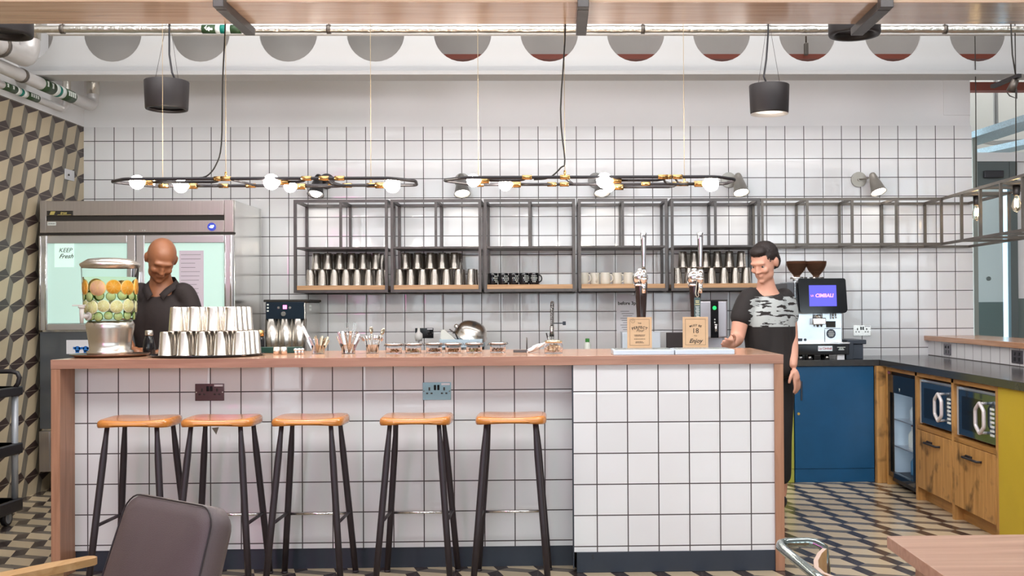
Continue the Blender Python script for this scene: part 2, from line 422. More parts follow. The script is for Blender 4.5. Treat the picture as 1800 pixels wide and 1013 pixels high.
o = beam().done('cellular_beam', mat('beam_paint', (.54, .535, .53), .5))
tag(o, 'white painted steel beam with a row of round holes above the tiled wall', 'beam')
o = B().box(-1.0, 7.9, 8.0, 8.12, 3.18, 3.217, m=0).box(-1.0, 7.9, 8.05, 8.07, 3.217, 3.75, m=1).box(3.3, 7.9, 8.6, 8.7, 3.06, 3.13, m=0).done('ceiling_beam', [M['redoxide'], M['greyp']])
tag(o, 'red oxide steel beam glimpsed through the holes of the white beam', 'beam')
for px in (681, 1417):
    p = AY(px, 90, 7.95)
    o = B().cyl((p.x, 7.95, p.z+.06), (p.x, 7.95, 4.09), .006, n=8).box(p.x-.014, p.x+.014, 7.93, 7.97, p.z-.03, p.z+.06, b=.004).done('hanger_rod', M['frame_r'])
    tag(o, 'steel hanger rod behind the %s hole of the white beam from the fridge' % ('fifth' if px < 900 else 'tenth'), 'hanger', 'hanger rods')

# long foil covered pipe in front of the beam
zf = AY(900, 51.5, 6.6).z
t = thing('foil_pipe', 'long foil wrapped pipe running under the wooden soffit', 'pipe', (0, 6.6, zf))
b = B(); pts = []; rs = []
for i in range(160):
    x = -3.3+i*.05; pts.append((x, 6.6, zf)); rs.append(.0235+random.uniform(-.0018, .0018))
b.tube(pts, rs, n=14).done('pipe', M['foil'], t)
for px in (578, 1130, 1661, 110):
    x = XA(px, 6.6, 50); B().cyl((x-.012, 6.6, zf), (x+.012, 6.6, zf), .029, n=18).cyl((x, 6.6, zf), (x, 6.6, 4.1), .005, n=6).done('pipe_clamp', M['frame_r'], t)
zcn = AY(900, 60.3, 6.66).z
B().box(-3.2, 4.4, 6.66, 6.70, zcn, zcn+.085).done('conduit', M['white'], t)
def band(x0, x1, m, name='label_band', r=.0275): B().cyl((x0, 6.6, zf), (x1, 6.6, zf), r, n=20).done(name, m, t)
xa = lambda px: XA(px, 6.6, 50)
for a, c, m in ((356, 380, 'glabel'), (380, 388, 'lwhite'), (388, 397, 'teal'), (397, 406, 'lwhite'), (406, 424, 'glabel')): band(xa(a), xa(c), M[m])
B().text('\u2190', .05, (xa(367), 6.57, zf), d=.001).prism([(0, .006), (.02, .006), (.02, .016), (.036, 0), (.02, -.016), (.02, -.006), (0, -.006)], .002, Matrix.Translation((xa(376), 6.571, zf-.006)) @ Euler((PI/2, 0, PI)).to_matrix().to_4x4()).done('arrow', M['lwhite'], t)

# services along the left wall
def wall_pipe(name, label, x, z, r, y0, y1, up=True, mt='pipew', ring=None, dx=0):
    t = thing(name, label, 'pipe', (x, y1, z), 'pipes along the patterned wall')
    pts = [(x, y0, z)]+[(x, y0+(y1-r*1.2-y0)*k/6, z) for k in range(1, 7)]
    if up:
        for k in range(1, 7):
            a = k*PI/12; pts.append((x+dx*k/6, y1-r*1.2+r*1.5*math.sin(a), z+r*1.5*(1-math.cos(a))))
        pts.append((x+dx, y1+r*.3, 4.09))
    B().tube(pts, r, n=18).done('pipe', M[mt], t)
    if up: B().tube([(x+dx, y1+r*.3, z+r*2.2+k*.09) for k in range(int((4.05-z-r*2.2)/.09))], [r*random.uniform(1.02, 1.12) for k in range(int((4.05-z-r*2.2)/.09))], n=18).done('foil_jacket', M['foil'], t)
    if ring:
        for a, c, m in ((0, .16, 'glabel'), (.16, .21, 'lwhite'), (.21, .245, 'teal'), (.245, .30, 'lwhite'), (.30, .46, 'glabel')):
            B().cyl((x, ring+a, z), (x, ring+c, z), r*1.04, n=22).done('label_band', M[m], t)
        for k in (.02, .09, .33, .36, .39, .42):
            B().box(x+r*.6, x+r*1.06, ring+k, ring+k+.018, z-r*.35, z+r*.5).done('label_mark', M['lwhite'], t)
    for yy in (y0+.9, y0+2.2, ring-.25 if ring else y0+3):
        B().cyl((x, yy-.015, z), (x, yy+.015, z), r*1.15, n=18).done('pipe_clamp', M['frame_r'], t)
wall_pipe('service_pipe', 'pale insulated pipe with green bands above the patterned wall, the thicker one', -3.53, 2.835, .042, 3.6, 8.05, ring=7.25)
wall_pipe('service_pipe', 'thinner banded pipe tucked against the patterned wall under the thick pipe', -3.63, 2.763, .026, 3.6, 7.78, ring=6.95, dx=.03)
wall_pipe('service_pipe', 'fat silver duct pipe above the patterned wall turning up in front of the beam', -3.46, 2.93, .062, 3.6, 6.95)
o = B().tube([(-3.56, 6.6, 3.0+.08*k) for k in range(14)], .05, n=16).done('riser_duct', M['foil']); tag(o, 'crinkled foil riser duct standing in front of the white beam by the patterned wall', 'duct')

# timber soffit over the bar with steel brackets
zs = AY(900, 4, 5.0).z
o = B().box(-3.6, 4.2, 5.0, 5.385, zs, zs+.035, b=.003).done('overhead_shelf', M['soffit'])
tag(o, 'long wooden overhead shelf held by black steel brackets at the top', 'shelf')
for k, (p0, p1, w) in enumerate(((378, 397, 'fridge end'), (1015, 1035, 'middle'), (1544, 1567, 'coffee machine end'))):
    x0, x1 = XA(p0, 4.98, 10), XA(p1, 4.98, 10)
    t = thing('shelf_bracket', 'dark steel bracket under the overhead shelf, at its %s' % w, 'bracket', ((x0+x1)/2, 5.0, zs), 'overhead shelf brackets')
    B().box(x0, x1, 4.945, 4.995, zs-.038, 4.09, b=.003).done('upright', M['frame'], t)
    B().box(x0, x1, 4.995, 5.46, zs-.04, zs-.001, b=.003).done('arm', M['frame'], t)

def ring_duct(px, label):
    p = AY(px, 62, 6.0); t = thing('round_speaker', label, 'speaker', (p.x, 6.0, p.z), 'dark round ceiling fittings')
    r = .148
    B().lathe([(r*.72, .16), (r*.72, .012), (r*.80, 0), (r*.97, .0), (r, .012), (r, .19), (0, .19)], p, n=36).done('housing', M['spk'], t)
    B().lathe([(0, .03), (r*.71, .03)], p, n=36).done('grille', M['black'], t)
    B().cyl((p.x, p.y, p.z+.19), (p.x, p.y, 4.09), .012, n=8).done('hanging_rod', M['black'], t)
ring_duct(1502, 'black round ceiling speaker tucked above the steel bracket')
ring_duct(8, 'black round ceiling speaker above the patterned wall')

def drum(px0, px1, ptop, pbot, lit, label, cab):
    Y = 5.95; a, c = AY(px0, ptop, Y), AY(px1, ptop, Y); r = (c.x-a.x)/2; x = (a.x+c.x)/2; z1 = a.z; z0 = AY(px0, pbot, Y).z
    t = thing('pendant_drum', label, 'pendant lamp' if lit else 'speaker', (x, Y, z1), 'black drum pendants')
    B().lathe([(r*.80, z0+.012-z1), (r*.83, z0-z1), (r*.93, z0-z1), (r*.95, z0+.008-z1), (r, -.004), (r*.985, 0), (0, 0)], (x, Y, z1), n=40).done('housing', M['spk'], t)
    if lit:
        B().lathe([(r*.94, z0-z1-.002), (r*.83, z0-z1-.002), (r*.74, z0-z1+.02)], (x, Y, z1), n=40).done('rim', M['white'], t)
        B().lathe([(0, z0-z1+.015), (r*.78, z0-z1+.015)], (x, Y, z1), n=40).done('diffuser', mat('lamp_diffuser', (.8, .8, .75), .4, emit=(1, .97, .9), es=.6), t)
    else:
        B().lathe([(0, z0-z1+.02), (r*.82, z0-z1+.02)], (x, Y, z1), n=40).done('grille', M['black'], t)
    B().tube([(x+cab, Y, z1), (x+cab-.02, Y, z1+.05), (x+cab*.5-.01, Y, z1+.15), (x+cab*.3, Y, z1+.3), (x+cab*.2, Y, 4.09)], .0055, n=8).done('power_cable', M['black'], t)
    for s_ in (-1, 1): B().tube([(x+s_*r*.55, Y, z1), (x+s_*.01+cab*.2, Y, z1+.33), (x+cab*.2, Y, 4.09)], .0012, n=5).done('suspension_wire', M['frame'], t)
drum(255, 331, 143, 193, False, 'black drum speaker hanging over the fridge end of the bar', .05)
drum(1317, 1387, 150, 200, True, 'black drum lamp hanging over the coffee machine end of the bar', -.01)

# ------------------------------------------------------------------ the bar
bar = thing('bar_counter', 'long bar counter with white tiled front, oak top and oak end panels', 'bar counter', (-.67, 5.55, 0))
B().box(-2.433, 1.085, 5.10, 5.985, 1.006, 1.0495, b=.0025).done('countertop', M['oak_top'], bar)
B().box(-2.433, 1.085, 5.098, 5.10, 1.006, 1.049).done('edge_strip', M['oak'], bar)
B().box(-2.433, -2.390, 5.10, 5.97, 0, 1.006, b=.002).done('end_panel', M['oak_leg'], bar)
B().box(1.041, 1.085, 5.10, 5.97, 0, 1.006, b=.002).done('end_panel', M['oak_leg'], bar)
zk = AY(990, 959.3, 5.255).z; zk2 = AY(1180, 969, 5.117).z; xb = XA(1008.5, 5.117, 800)
B().box(-2.39, xb, 5.255, 5.95, zk, 1.006).done('tiled_front', M['tile_bar'], bar)
B().box(-2.39, xb, 5.262, 5.95, 0, zk).done('kickboard', M['skirt'], bar)
B().box(xb, 1.041, 5.117, 5.95, zk2, 1.006).done('tiled_box', M['tile_bar2'], bar)
B().box(xb+.012, 1.041, 5.112, 5.95, 0, zk2-.001, b=.002).done('kickboard', M['skirt'], bar)
B().box(xb-.006, xb, 5.12, 5.256, 0.02, 1.006).done('corner_trim', M['skirt'], bar)
B().text('S', .03, (XA(1042, 5.11, 980), 5.1115, AY(1042, 980, 5.11).z), d=.0004).done('chalk_mark', M['ink'], bar)

def socket(px0, px1, py0, py1, Y, label, m, cat='socket', wide=True):
    a, c = AY(px0, py0, Y), AY(px1, py1, Y); x0, x1, z1, z0 = a.x, c.x, a.z, c.z; w, h = x1-x0, z1-z0
    t = thing('power_socket', label, cat, ((x0+x1)/2, Y, (z0+z1)/2), 'metal double sockets')
    B().box(x0, x1, Y-.006, Y-.0005, z0, z1, b=.0015).done('faceplate', m, t)
    for k in (.24, .76):
        x = x0+w*k; z = z0+h*.42
        B().box(x-.004, x+.004, Y-.0075, Y-.005, z+h*.12, z+h*.3).box(x-.016, x-.006, Y-.0075, Y-.005, z-h*.08, z-h*.0).box(x+.006, x+.016, Y-.0075, Y-.005, z-h*.08, z).done('pin_holes', M['ink'], t)
        B().box(x0+w*(.40 if k < .5 else .52), x0+w*(.48 if k < .5 else .60), Y-.011, Y-.005, z0+h*.56, z0+h*.86, b=.001).done('switch', M['blackgloss'], t)
    for k in (.05, .95): B().cyl((x0+w*k, Y-.0075, z0+h*.5), (x0+w*k, Y-.005, z0+h*.5), .0035, n=10).done('screw', M['chrome'], t)
    B().box(x0+w*.66, x1-w*.04, Y-.0072, Y-.005, z1-h*.16, z1-h*.05).done('sticker', M['paperw'], t)
    return t
M['socket_dark'] = mat('socket_bronze', (.20, .12, .13), .15, .9); M['socket_reflect'] = mat('socket_cyan_reflection', (.40, .58, .64), .18, .45)  # pale socket has its cyan reflection put into the base colour
socket(343.5, 394.5, 675, 704.5, 5.255, 'dark double socket on the tiled bar front above the second stool', M['socket_dark'])
socket(743, 793, 672.5, 703, 5.255, 'mirror finish double socket on the tiled bar front above the fourth stool', M['socket_reflect'])
socket(730, 762, 577, 594.5, YW, 'black double socket on the back wall tiles beside the upturned bowl', M['blackgloss'])
socket(1499.5, 1530.5, 572, 590.5, YW, 'steel double socket on the back wall tiles beside the coffee machine', M['steel'])

# small pale tag hanging under the second stool
# ------------------------------------------------------------------ stools
def make_stool():
    t = thing('bar_stool', 'x', 'bar stool', (0, 0, 0), 'tan wooden bar stools along the bar')
    W_, D_, zt, th = .166, .14, .785, .042
    b = B(); bm = b.bm; nx, ny = 22, 16; top = {}; bot = {}
    def se(u, v):      # rounded rectangle mapping
        return u*W_, v*D_
    ring_n = 48; rings = []
    def outline(k, r=.055):
        pts = []
        for i in range(ring_n):
            a = 2*PI*i/ring_n; ca, sa = math.cos(a), math.sin(a); e = 5
            q = (abs(ca)**e+abs(sa)**e)**(-1/e); pts.append((q*ca*W_*k, q*sa*D_*k))
        return pts
    def saddle(x, y): return -.010*(1-(x/W_)**2)*(1-.3*(y/D_)**2) + .003*(y/D_)
    for k, dz in ((.0, 0), (.3, 0), (.6, 0), (.85, 0), (.94, -.003), (.985, -.010), (1.0, -.020), (1.0, -.034), (.985, -th), (.8, -th), (.4, -th), (0, -th)):
        if k == 0:
            rings.append([bm.verts.new((0, 0, zt+dz+(saddle(0, 0) if dz > -.03 else .006)))])
        else:
            L = []
            for x, y in outline(k):
                low = dz < -.03
                z = zt+dz+saddle(x, y)*(1 if not low else 0) + (.008*(1-(x/W_)**2) if low else 0)
                L.append(bm.verts.new((x, y, z)))
            rings.append(L)
    for A, D in zip(rings, rings[1:]):
        n = max(len(A), len(D))
        for i in range(n):
            j = (i+1) % n
            f = (A[0], D[i], D[j]) if len(A) == 1 else ((A[i], A[j], D[0]) if len(D) == 1 else (A[i], A[j], D[j], D[i]))
            q = bm.faces.new(f); q.smooth = True
    b.done('seat', M['stoolwood'], t)
    feet = {}
    for sx in (-1, 1):
        for sy in (-1, 1):
            p0 = Vector((sx*.113, sy*.100, zt-th+.006)); p1 = Vector((sx*.172, sy*.172, .006)); feet[sx, sy] = (p0, p1)
            pts = [p0.lerp(p1, k) for k in (0, .06, .13, .2, .6, 1)]
            B().tube(pts, [.0105, .011, .0135, .0155, .0155, .0145], n=14).cyl(p1-Vector((0, 0, .006)), p1+Vector((0, 0, .004)), .0155, n=14).done('leg', M['leg'], t)
    at_ = lambda s, z: s[0].lerp(s[1], (s[0].z-z)/(s[0].z-s[1].z))
    B().tube([at_(feet[-1, 1], .293), at_(feet[1, 1], .293)], .0065, n=10).done('footrest', M['chrome'], t)
    for sx in (-1, 1):
        B().tube([at_(feet[sx, -1], .30), at_(feet[sx, 1], .30)], .008, n=10).done('stretcher', M['leg'], t)
    return t
st = make_stool()
for i, (px, nm) in enumerate(zip((228, 376, 536, 727, 897), ('tan wooden bar stool closest to the fridge and the oak end panel', 'tan wooden bar stool second from the fridge end, behind the leather armchair', 'tan wooden bar stool in the middle of the five', 'tan wooden bar stool fourth from the fridge end, under the mirror finish socket', 'tan wooden bar stool furthest from the fridge, beside the projecting tiled box'))):
    s_ = st if i == 0 else copy_tree(st)
    s_.location = (XA(px, 4.88, 740), 5.005, 0); s_['label'] = nm
p = AY(379, 757, 5.1); o = B().prism([(-.018, .012), (.016, .016), (.003, -.02)], .0006, Matrix.Translation(p) @ Euler((PI/2, 0, 0)).to_matrix().to_4x4()).done('price_tag', mat('tag_grey', (.3, .27, .24), .6)); o.name = 'paper_tag'; tag(o, 'small grey paper tag hanging under the second stool seat', 'tag')

# ------------------------------------------------------------------ wall shelving
YF, YR = 7.90, 8.262
zT, zM, zB = 2.104, 1.750, 1.408
TB = .021
def bar_(b, x0, x1, y0, y1, z0, z1): b.box(x0, x1, y0, y1, z0, z1)
bays = [(516, 681.5), (686.5, 846), (850.5, 1011.5), (1016.5, 1174), (1179.5, 1337)]
bn = ['closest to the fridge, holding steel tumblers', 'second from the fridge, holding steel tumblers', 'holding the black mugs', 'holding the white mugs', 'beside the ladder rack, holding steel tumblers']
bayx = []
for i, (p0, p1) in enumerate(bays):
    x0, x1 = XA(p0, YF, 430)-.0, XA(p1, YF, 430); bayx.append((x0, x1))
    t = thing('wall_shelf', 'raw steel frame shelf with oak board, bay %s' % bn[i], 'shelf', ((x0+x1)/2, YR, zB), 'steel shelf bays on the tiled wall')
    b = B()
    for xx in (x0, x1-TB):
        for yy in (YF, YR): b.box(xx, xx+TB, yy, yy+TB, zB, zT)
        for zz in (zB, zT-TB): b.box(xx, xx+TB, YF+TB, YR, zz, zz+TB)
    for yy in (YF, YR):
        for zz in (zB, zT-TB): b.box(x0+TB, x1-TB, yy, yy+TB, zz, zz+TB)
    b.done('frame', M['frame'], t)
    b = B()
    for yy in (YF, YR):
        xm = (x0+x1)/2-TB/2
        b.box(xm, xm+TB*.9, yy, yy+TB*.9, zM, zT-TB)
    b.box((x0+x1)/2-TB/2, (x0+x1)/2+TB/2, YF+TB, YR, zT-TB, zT-.002)
    b.done('centre_post', M['frame'], t)
    B().box(x0+TB, x1-TB, YF, YR+TB, zM-.016, zM, b=.002).done('steel_shelf', M['frame'], t)
    B().box(x0+TB+.001, x1-TB-.001, YF+.004, YR, zB+TB, zB+TB+.033, b=.002).done('oak_board', M['shelf_oak'], t)
zC = zB+TB+.033    # tops of the boards

# ladder rack carried on to the right and out over the side run
t = thing('ladder_rack', 'open steel ladder rack turning the corner over the side worktop', 'rack', (2.2, YR, zM))
XE, XO = 2.903, 3.249
xs0 = bayx[-1][1]+.004
b = B(); T2 = .019
for yy in (YF, YR-.001):
    for zz in (1.752-T2/2, 2.094-T2/2):
        b.box(xs0, (XE if yy == YF else XO)+T2/2, yy, yy+T2, zz, zz+T2)
b.done('wall_rails', M['frame_r'], t)
for x in (xs0+.012, 1.873, 2.214, 2.551, 2.895):
    b = B()
    for yy in (YF, YR-.001): b.box(x-T2/2, x+T2/2, yy, yy+T2, 1.752+T2/2, 2.094-T2/2)
    for zz in (1.752-T2/2, 2.094-T2/2): b.box(x-T2/2, x+T2/2, YF+T2, YR, zz, zz+T2)
    b.done('rung_frame', M['frame_r'], t)
b = B()
for xx in (XE, XO):
    for zz in (1.752, 2.094): b.box(xx-T2/2, xx+T2/2, 3.9, YF if xx == XE else YR-.002, zz-T2/2, zz+T2/2)
b.done('side_rails', M['frame_r'], t)
for k, y in enumerate((7.53, 7.19, 6.85, 6.52, 6.17, 5.83, 5.49, 5.15)):
    b = B()
    for xx in (XE, XO): b.box(xx-T2/2, xx+T2/2, y-T2/2, y+T2/2, 1.752+T2/2, 2.094-T2/2)
    for zz in (1.752, 2.094): b.box(XE+T2/2, XO-T2/2, y-T2/2, y+T2/2, zz-T2/2, zz+T2/2)
    b.done('rung_frame', M['frame_r'], t)
for y in (7.70, 7.02): B().box(XE+.01, XO-.01, y-.05, y+.05, 2.094-.004, 2.094+.008).done('lamp_plate', M['frame_r'], t)
for k, y in enumerate((7.70, 7.02)):
    l = thing('filament_lamp', ('filament bulb hanging in the ladder rack just past the tiled wall edge', 'filament bulb hanging in the ladder rack further along the side run')[k], 'lamp', (3.08, y, 2.09), 'filament bulbs in the ladder rack')
    B().lathe([(0, 0), (.024, 0), (.024, -.06), (.020, -.068), (0, -.068)], (3.08, y, 2.09), n=20).done('lamp_holder', M['frame'], l)
    B().lathe([(.013, -.068), (.015, -.08), (.030, -.115), (.033, -.135), (.026, -.163), (.012, -.178), (0, -.182)], (3.08, y, 2.09), n=24).done('glass_bulb', mat('amber_bulb_%d' % k, (1, .86, .68), .02, trans=1, ior=1.15), l)
    b = B(); pts = [(3.08+.010*math.cos(a*2.2), y+.010*math.sin(a*2.2), 2.09-.09-.055*abs(((a*2) % 2)-1)) for a in [q*.25 for q in range(26)]]
    b.tube(pts, .0016, n=6).done('filament', M['filament'], l)
# hanging wires of the rack
for px, y in ((1715, 7.285), (1786, 6.64)):
    x = XE+.01 if px < 1750 else XE+.01
    o = B().tube([(x, y, 2.10), (x+.004, y, 2.7), (x, y, 4.09)], .0035, n=6).done('hanging_cable', M['ink']); tag(o, 'thin dark cable holding the ladder rack, %s' % ('by the tiled wall edge' if px < 1750 else 'further out over the side run'), 'cable', 'rack cables')

# ------------------------------------------------------------------ wall lamps
def sconce(px, k, label):
    x = XA(px, 8.27, 318); z = 2.287
    t = thing('wall_lamp', label, 'wall lamp', (x, YW-.003, z), 'metal cone wall lamps')
    mm = mat('sconce_metal_%d' % k, ((.05, .045, .045), (.22, .21, .19), (.16, .15, .14), (.30, .28, .25), (.34, .31, .27))[k], .35, .6)
    B().cyl((x, YW-.002, z), (x, YW-.020, z), .060, n=32).cyl((x, YW-.020, z), (x, YW-.032, z), .012, n=14).done('wall_plate', mm, t)
    dx = (-.045, 0.0, .035, .06, .085)[k]
    e = Vector((x+dx, YW-.10, z+.02)); B().tube([(x, YW-.03, z), (x+dx*.6, YW-.08, z), e], .005, n=8).done('arm', mm, t)
    d = Vector(((-.06, .10, .06, .10, .20)[k], -.38, -.92)).normalized()
    q = d.to_track_quat('Z', 'Y').to_matrix().to_4x4(); Mx = Matrix.Translation(e) @ q
    B().lathe([(0, -.02), (.020, -.018), (.027, -.005), (.030, .01), (.062, .150), (.064, .150), (.064, .153), (.059, .15), (.028, .012), (0, .0)], n=28, M=Mx).done('lamp_shade', mm, t)
    bb = B(); bb.ball((0, 0, 0), 1, n=20); bmesh.ops.transform(bb.bm, matrix=Mx @ Matrix.Translation((0, 0, .122)) @ Matrix.Diagonal((.047, .047, .047, 1)), verts=bb.bm.verts)
    bb.done('bulb', M['bulb_s'], t)
    sl = bpy.data.lights.new('sconce_beam', 'SPOT'); sl.energy = 1.6; sl.spot_size = math.radians(105); sl.spot_blend = .8; sl.shadow_soft_size = .05; sl.color = (1, .93, .84)
    so = bpy.data.objects.new('sconce_beam', sl); C.objects.link(so); so.location = Mx @ Vector((0, 0, .185)); so.rotation_euler = d.to_track_quat('-Z', 'Y').to_euler()
for k, (px, d) in enumerate(((574, 'above the shelf bay by the fridge, behind the first pendant frame'), (812, 'above the gap between second shelf bay and black mugs'), (1047, 'above the white mugs, beside the second pendant frame'), (1281, 'above the tumblers near the end of the shelves'), (1510, 'alone above the ladder rack over the coffee machine'))):
    sconce(px, k, ('black' if k == 0 else 'grey')+' cone wall lamp '+d)

# ------------------------------------------------------------------ pendant frames
def rounded(pts, r, n=5):
    out = []
    for i, p in enumerate(pts):
        p = Vector(p); a = Vector(pts[i-1]); c = Vector(pts[(i+1) % len(pts)])
        u, w = (a-p).normalized(), (c-p).normalized()
        for k in range(n+1):
            s_ = k/n; out.append((p+u*r*(1-s_)).lerp(p+w*r*s_, s_) if 0 < s_ < 1 else (p+u*r if s_ == 0 else p+w*r))
    return out
def bulb_arm(t, joint, socket_at, d, rb, back=.05):
    """arm bending out of a brass joint to a brass lampholder pointing along x (d=+1/-1)"""
    j = Vector(joint); e = Vector(socket_at)
    B().tube([j, j+Vector((d*.02, (e.y-j.y)*.8, (e.z-j.z)*.7)), Vector((j.x+d*.05, e.y, e.z)), e], .0075, n=10).done('arm', M['black'], t)
    B().cyl(e-Vector((d*.005, 0, 0)), e+Vector((d*.05, 0, 0)), .0165, n=18).done('lamp_holder', M['brass'], t)
    B().ball(e+Vector((d*(.05+rb*.85), 0, 0)), rb, n=24).done('bulb', M['bulb'], t)
def joint(t, p, ax='x', r=.0125, l=.05):
    p = Vector(p); u = {'x': Vector((1, 0, 0)), 'y': Vector((0, 1, 0)), 'z': Vector((0, 0, 1))}[ax]
    B().cyl(p-u*l/2, p+u*l/2, r, n=16).done('brass_joint', M['brass'], t)
def pendant(px0, px1, pyn, label, bulbs, cables, joints, cr):
    Yn, Yf_ = 5.42, 5.73
    x0, x1 = XA(px0, Yn, pyn), XA(px1, Yn, pyn); z = AY((px0+px1)/2, pyn, Yn).z
    t = thing('linear_pendant', label, 'pendant lamp', ((x0+x1)/2, (Yn+Yf_)/2, z), 'long black and brass pendant frames')
    b = B(); b.tube(rounded([(x0+.0, Yn+.12, z), (x0+.12, Yn, z), (x1-.12, Yn, z), (x1, Yn+.12, z), (x1-.02, Yf_, z), (x0+.14, Yf_, z)], .035), .0085, n=12, closed=True)
    b.done('tube_frame', M['black'], t)
    b = B()
    for px in cr:
        x = XA(px, Yn, pyn); b.tube([(x, Yn, z), (x+.06, Yf_, z)], .006, n=8)
    b.done('cross_tube', M['black'], t)
    for (px, y, d, rb, dz, jx) in bulbs:
        x = XA(px, y, pyn)
        jp = Vector((x-d*(rb*.85+.05+jx), Yn if y < 5.57 else Yf_, z)); 
        bulb_arm(t, jp, (x-d*(rb*.85+.05), y, z+dz), d, rb)
        joint(t, jp)
    for (px, y) in joints:
        joint(t, (XA(px, y, pyn), y, z))
    for (px, y, kind) in cables:
        x = XA(px, y, pyn)
        B().cyl((x, y, z), (x, y, z+.035), .006, n=10).done('cable_grip', M['brass'], t)
        B().cyl((x, y, z+.03), (x, y, 4.09), .0016, n=6).done('suspension_wire', mat('wire_gold', (.62, .5, .33), .4, .8) if 'wire' not in M else M['wire'], t)
        if kind:
            pts = [(x-.17, y, z+.005), (x-.10, y, z+.012), (x-.05, y, z+.07), (x-.022, y, z+.18), (x-.015, y, z+.5), (x+.004, y, z+1.0), (x, y, 4.09)] if kind == 1 else [(x-.16, y, z-.012), (x-.08, y, z-.002), (x-.02, y, z+.05), (x, y, z+.09), (x-.02, y, z+.35), (x+.01, y, z+.9), (x, y, 4.09)]
            cu = B(); 
            sm = []
            for i in range(len(pts)-1):
                p_1, p0_, p1_, p2_ = [Vector(pts[max(0, min(len(pts)-1, i+q))]) for q in (-1, 0, 1, 2)]
                for s in (0, .25, .5, .75):
                    sm.append(.5*((2*p0_)+(-p_1+p1_)*s+(2*p_1-5*p0_+4*p1_-p2_)*s*s+(-p_1+3*p0_-3*p1_+p2_)*s**3))
            sm.append(Vector(pts[-1])); cu.tube(sm, .004, n=8).done('power_cord', M['ink'], t)
M['wire'] = mat('wire_gold', (.62, .5, .33), .4, .8)
pendant(177, 725, 314, 'long black tube pendant frame with brass joints over the fridge half of the bar',
        [(241, 5.46, -1, .036, -.012, .35), (318, 5.65, -1, .036, -.01, .12), (477, 5.44, -1, .040, -.015, .10), (510, 5.69, -1, .032, -.01, .22), (690, 5.52, 1, .040, -.025, .25)],
        [(286, 5.73, 0), (397, 5.42, 1), (652, 5.73, 0)], [(288, 5.73), (397, 5.42), (441, 5.73), (585, 5.73), (597, 5.42), (653, 5.73)], (270, 400, 560))
pendant(774, 1300, 311.5, 'long black tube pendant frame with brass joints over the beer tap half of the bar',
        [(832, 5.46, -1, .034, -.01, .20), (888, 5.65, -1, .034, -.01, .17), (1062, 5.44, -1, .040, -.015, .24), (1070, 5.70, -1, .028, -.02, .3), (1250, 5.52, 1, .040, -.025, .18)],
        [(841, 5.73, 0), (993, 5.42, 2), (1203, 5.73, 0)], [(842, 5.73), (993, 5.42), (992, 5.73), (1135, 5.73), (1191, 5.42), (1202, 5.73)], (990, 1185))

# ------------------------------------------------------------------ steel tumblers and mugs
def ordn(i): return ('first', 'second', 'third', 'fourth', 'fifth', 'sixth', 'seventh', 'eighth')[i]
tm = bpy.data.meshes.new('tumbler')
tb = B().lathe([(.0375, 0), (.0385, .001), (.0385, .004), (.0370, .006), (.0285, .118), (.0262, .1225), (0, .1235)], n=26)
tb.lathe([(.0365, .001), (.0275, .116), (0, .117)], n=26)
cup0 = tb.done('steel_tumbler', M['steel_v']); cup_used = [False]
def cup(x, y, z, label, group, s=1.0):
    o = cup0 if not cup_used[0] else cup0.copy()
    if cup_used[0]: C.objects.link(o)
    cup_used[0] = True
    o.location = (x, y, z); o.scale = (s, s, s); o.rotation_euler = (0, 0, random.uniform(0, 6))
    return tag(o, label, 'tumbler', group)
SY = (8.02, 8.13)
def shelf_cups(bi, lo, hi, where):
    for r, y in enumerate(SY):
        rn = 'front row' if r == 0 else 'back row'
        for i, px in enumerate(lo): cup(XA(px, 8.02, 490)+(r*.012 if r else 0), y, zC+.0005, 'steel tumbler %s, bottom layer, %s, %s from fridge' % (where, rn, ordn(i)), 'upturned tumblers on the shelf bays')
        for i, px in enumerate(hi): cup(XA(px, 8.02, 460)+(r*.016 if r else 0), y, zC+.125, 'steel tumbler %s, top layer, %s, %s from fridge' % (where, rn, ordn(i)), 'upturned tumblers on the shelf bays')
shelf_cups(0, (546, 567, 588, 608.5, 628.5, 648.5, 668.5), (556, 576.5, 597.5, 618, 638.5, 661), 'in bay by fridge')
shelf_cups(1, (702.5, 722, 743, 764, 785, 806, 828.8), (712.5, 734, 756.5, 777.5, 799), 'in the second bay')
shelf_cups(4, (1191, 1211, 1231, 1251, 1273, 1293, 1312), (1200, 1220, 1240.5, 1261, 1282, 1303), 'in bay beside ladder rack')

def make_mug(name, m, deco):
    t = thing(name, 'x', 'mug')
    B().lathe([(0, .002), (.034, 0), (.038, .004), (.040, .012), (.040, .092), (.0385, .095), (.037, .092), (.037, .012), (0, .008)], n=28).done('body', m, t)
    pts = [(.038+.026*math.sin(a), 0, .05+.030*math.cos(a)) for a in [PI*k/10 for k in range(11)]]
    B().tube(pts, .0055, n=10).done('handle', m, t)
    if deco:
        b = B()
        for r, (w, z) in enumerate(((3, .070), (4, .054), (3, .038), (2, .024))):
            for k in range(w):
                a = -PI/2+(k-(w-1)/2)*.36
                b.box(-.004, .004, -.0007, .0007, z-.004, z+.004, M=Matrix.Translation((.0406*math.cos(a), .0406*math.sin(a), 0)) @ Matrix.Rotation(a+PI/2, 4, 'Z'))
        b.done('printed_letters', M['lwhite'], t)
    return t
bm_ = make_mug('black_mug', M['blackgloss'], True); wm_ = make_mug('white_mug', mat('cream_china', (.80, .76, .66), .18), False)
for i, px in enumerate((866, 884.5, 903, 921, 938.5)):
    o = bm_ if i == 0 else copy_tree(bm_); o.location = (XA(px, 8.0, 490), 8.0, zC+.0005); o.scale = (.93, .93, .93); o.rotation_euler = (0, 0, (.9, .7, .8, .6, .05)[i])
    o['label'] = 'black mug with white print on the shelf, %s of five from the fridge side' % ordn(i); o['group'] = 'black mugs on the shelf'
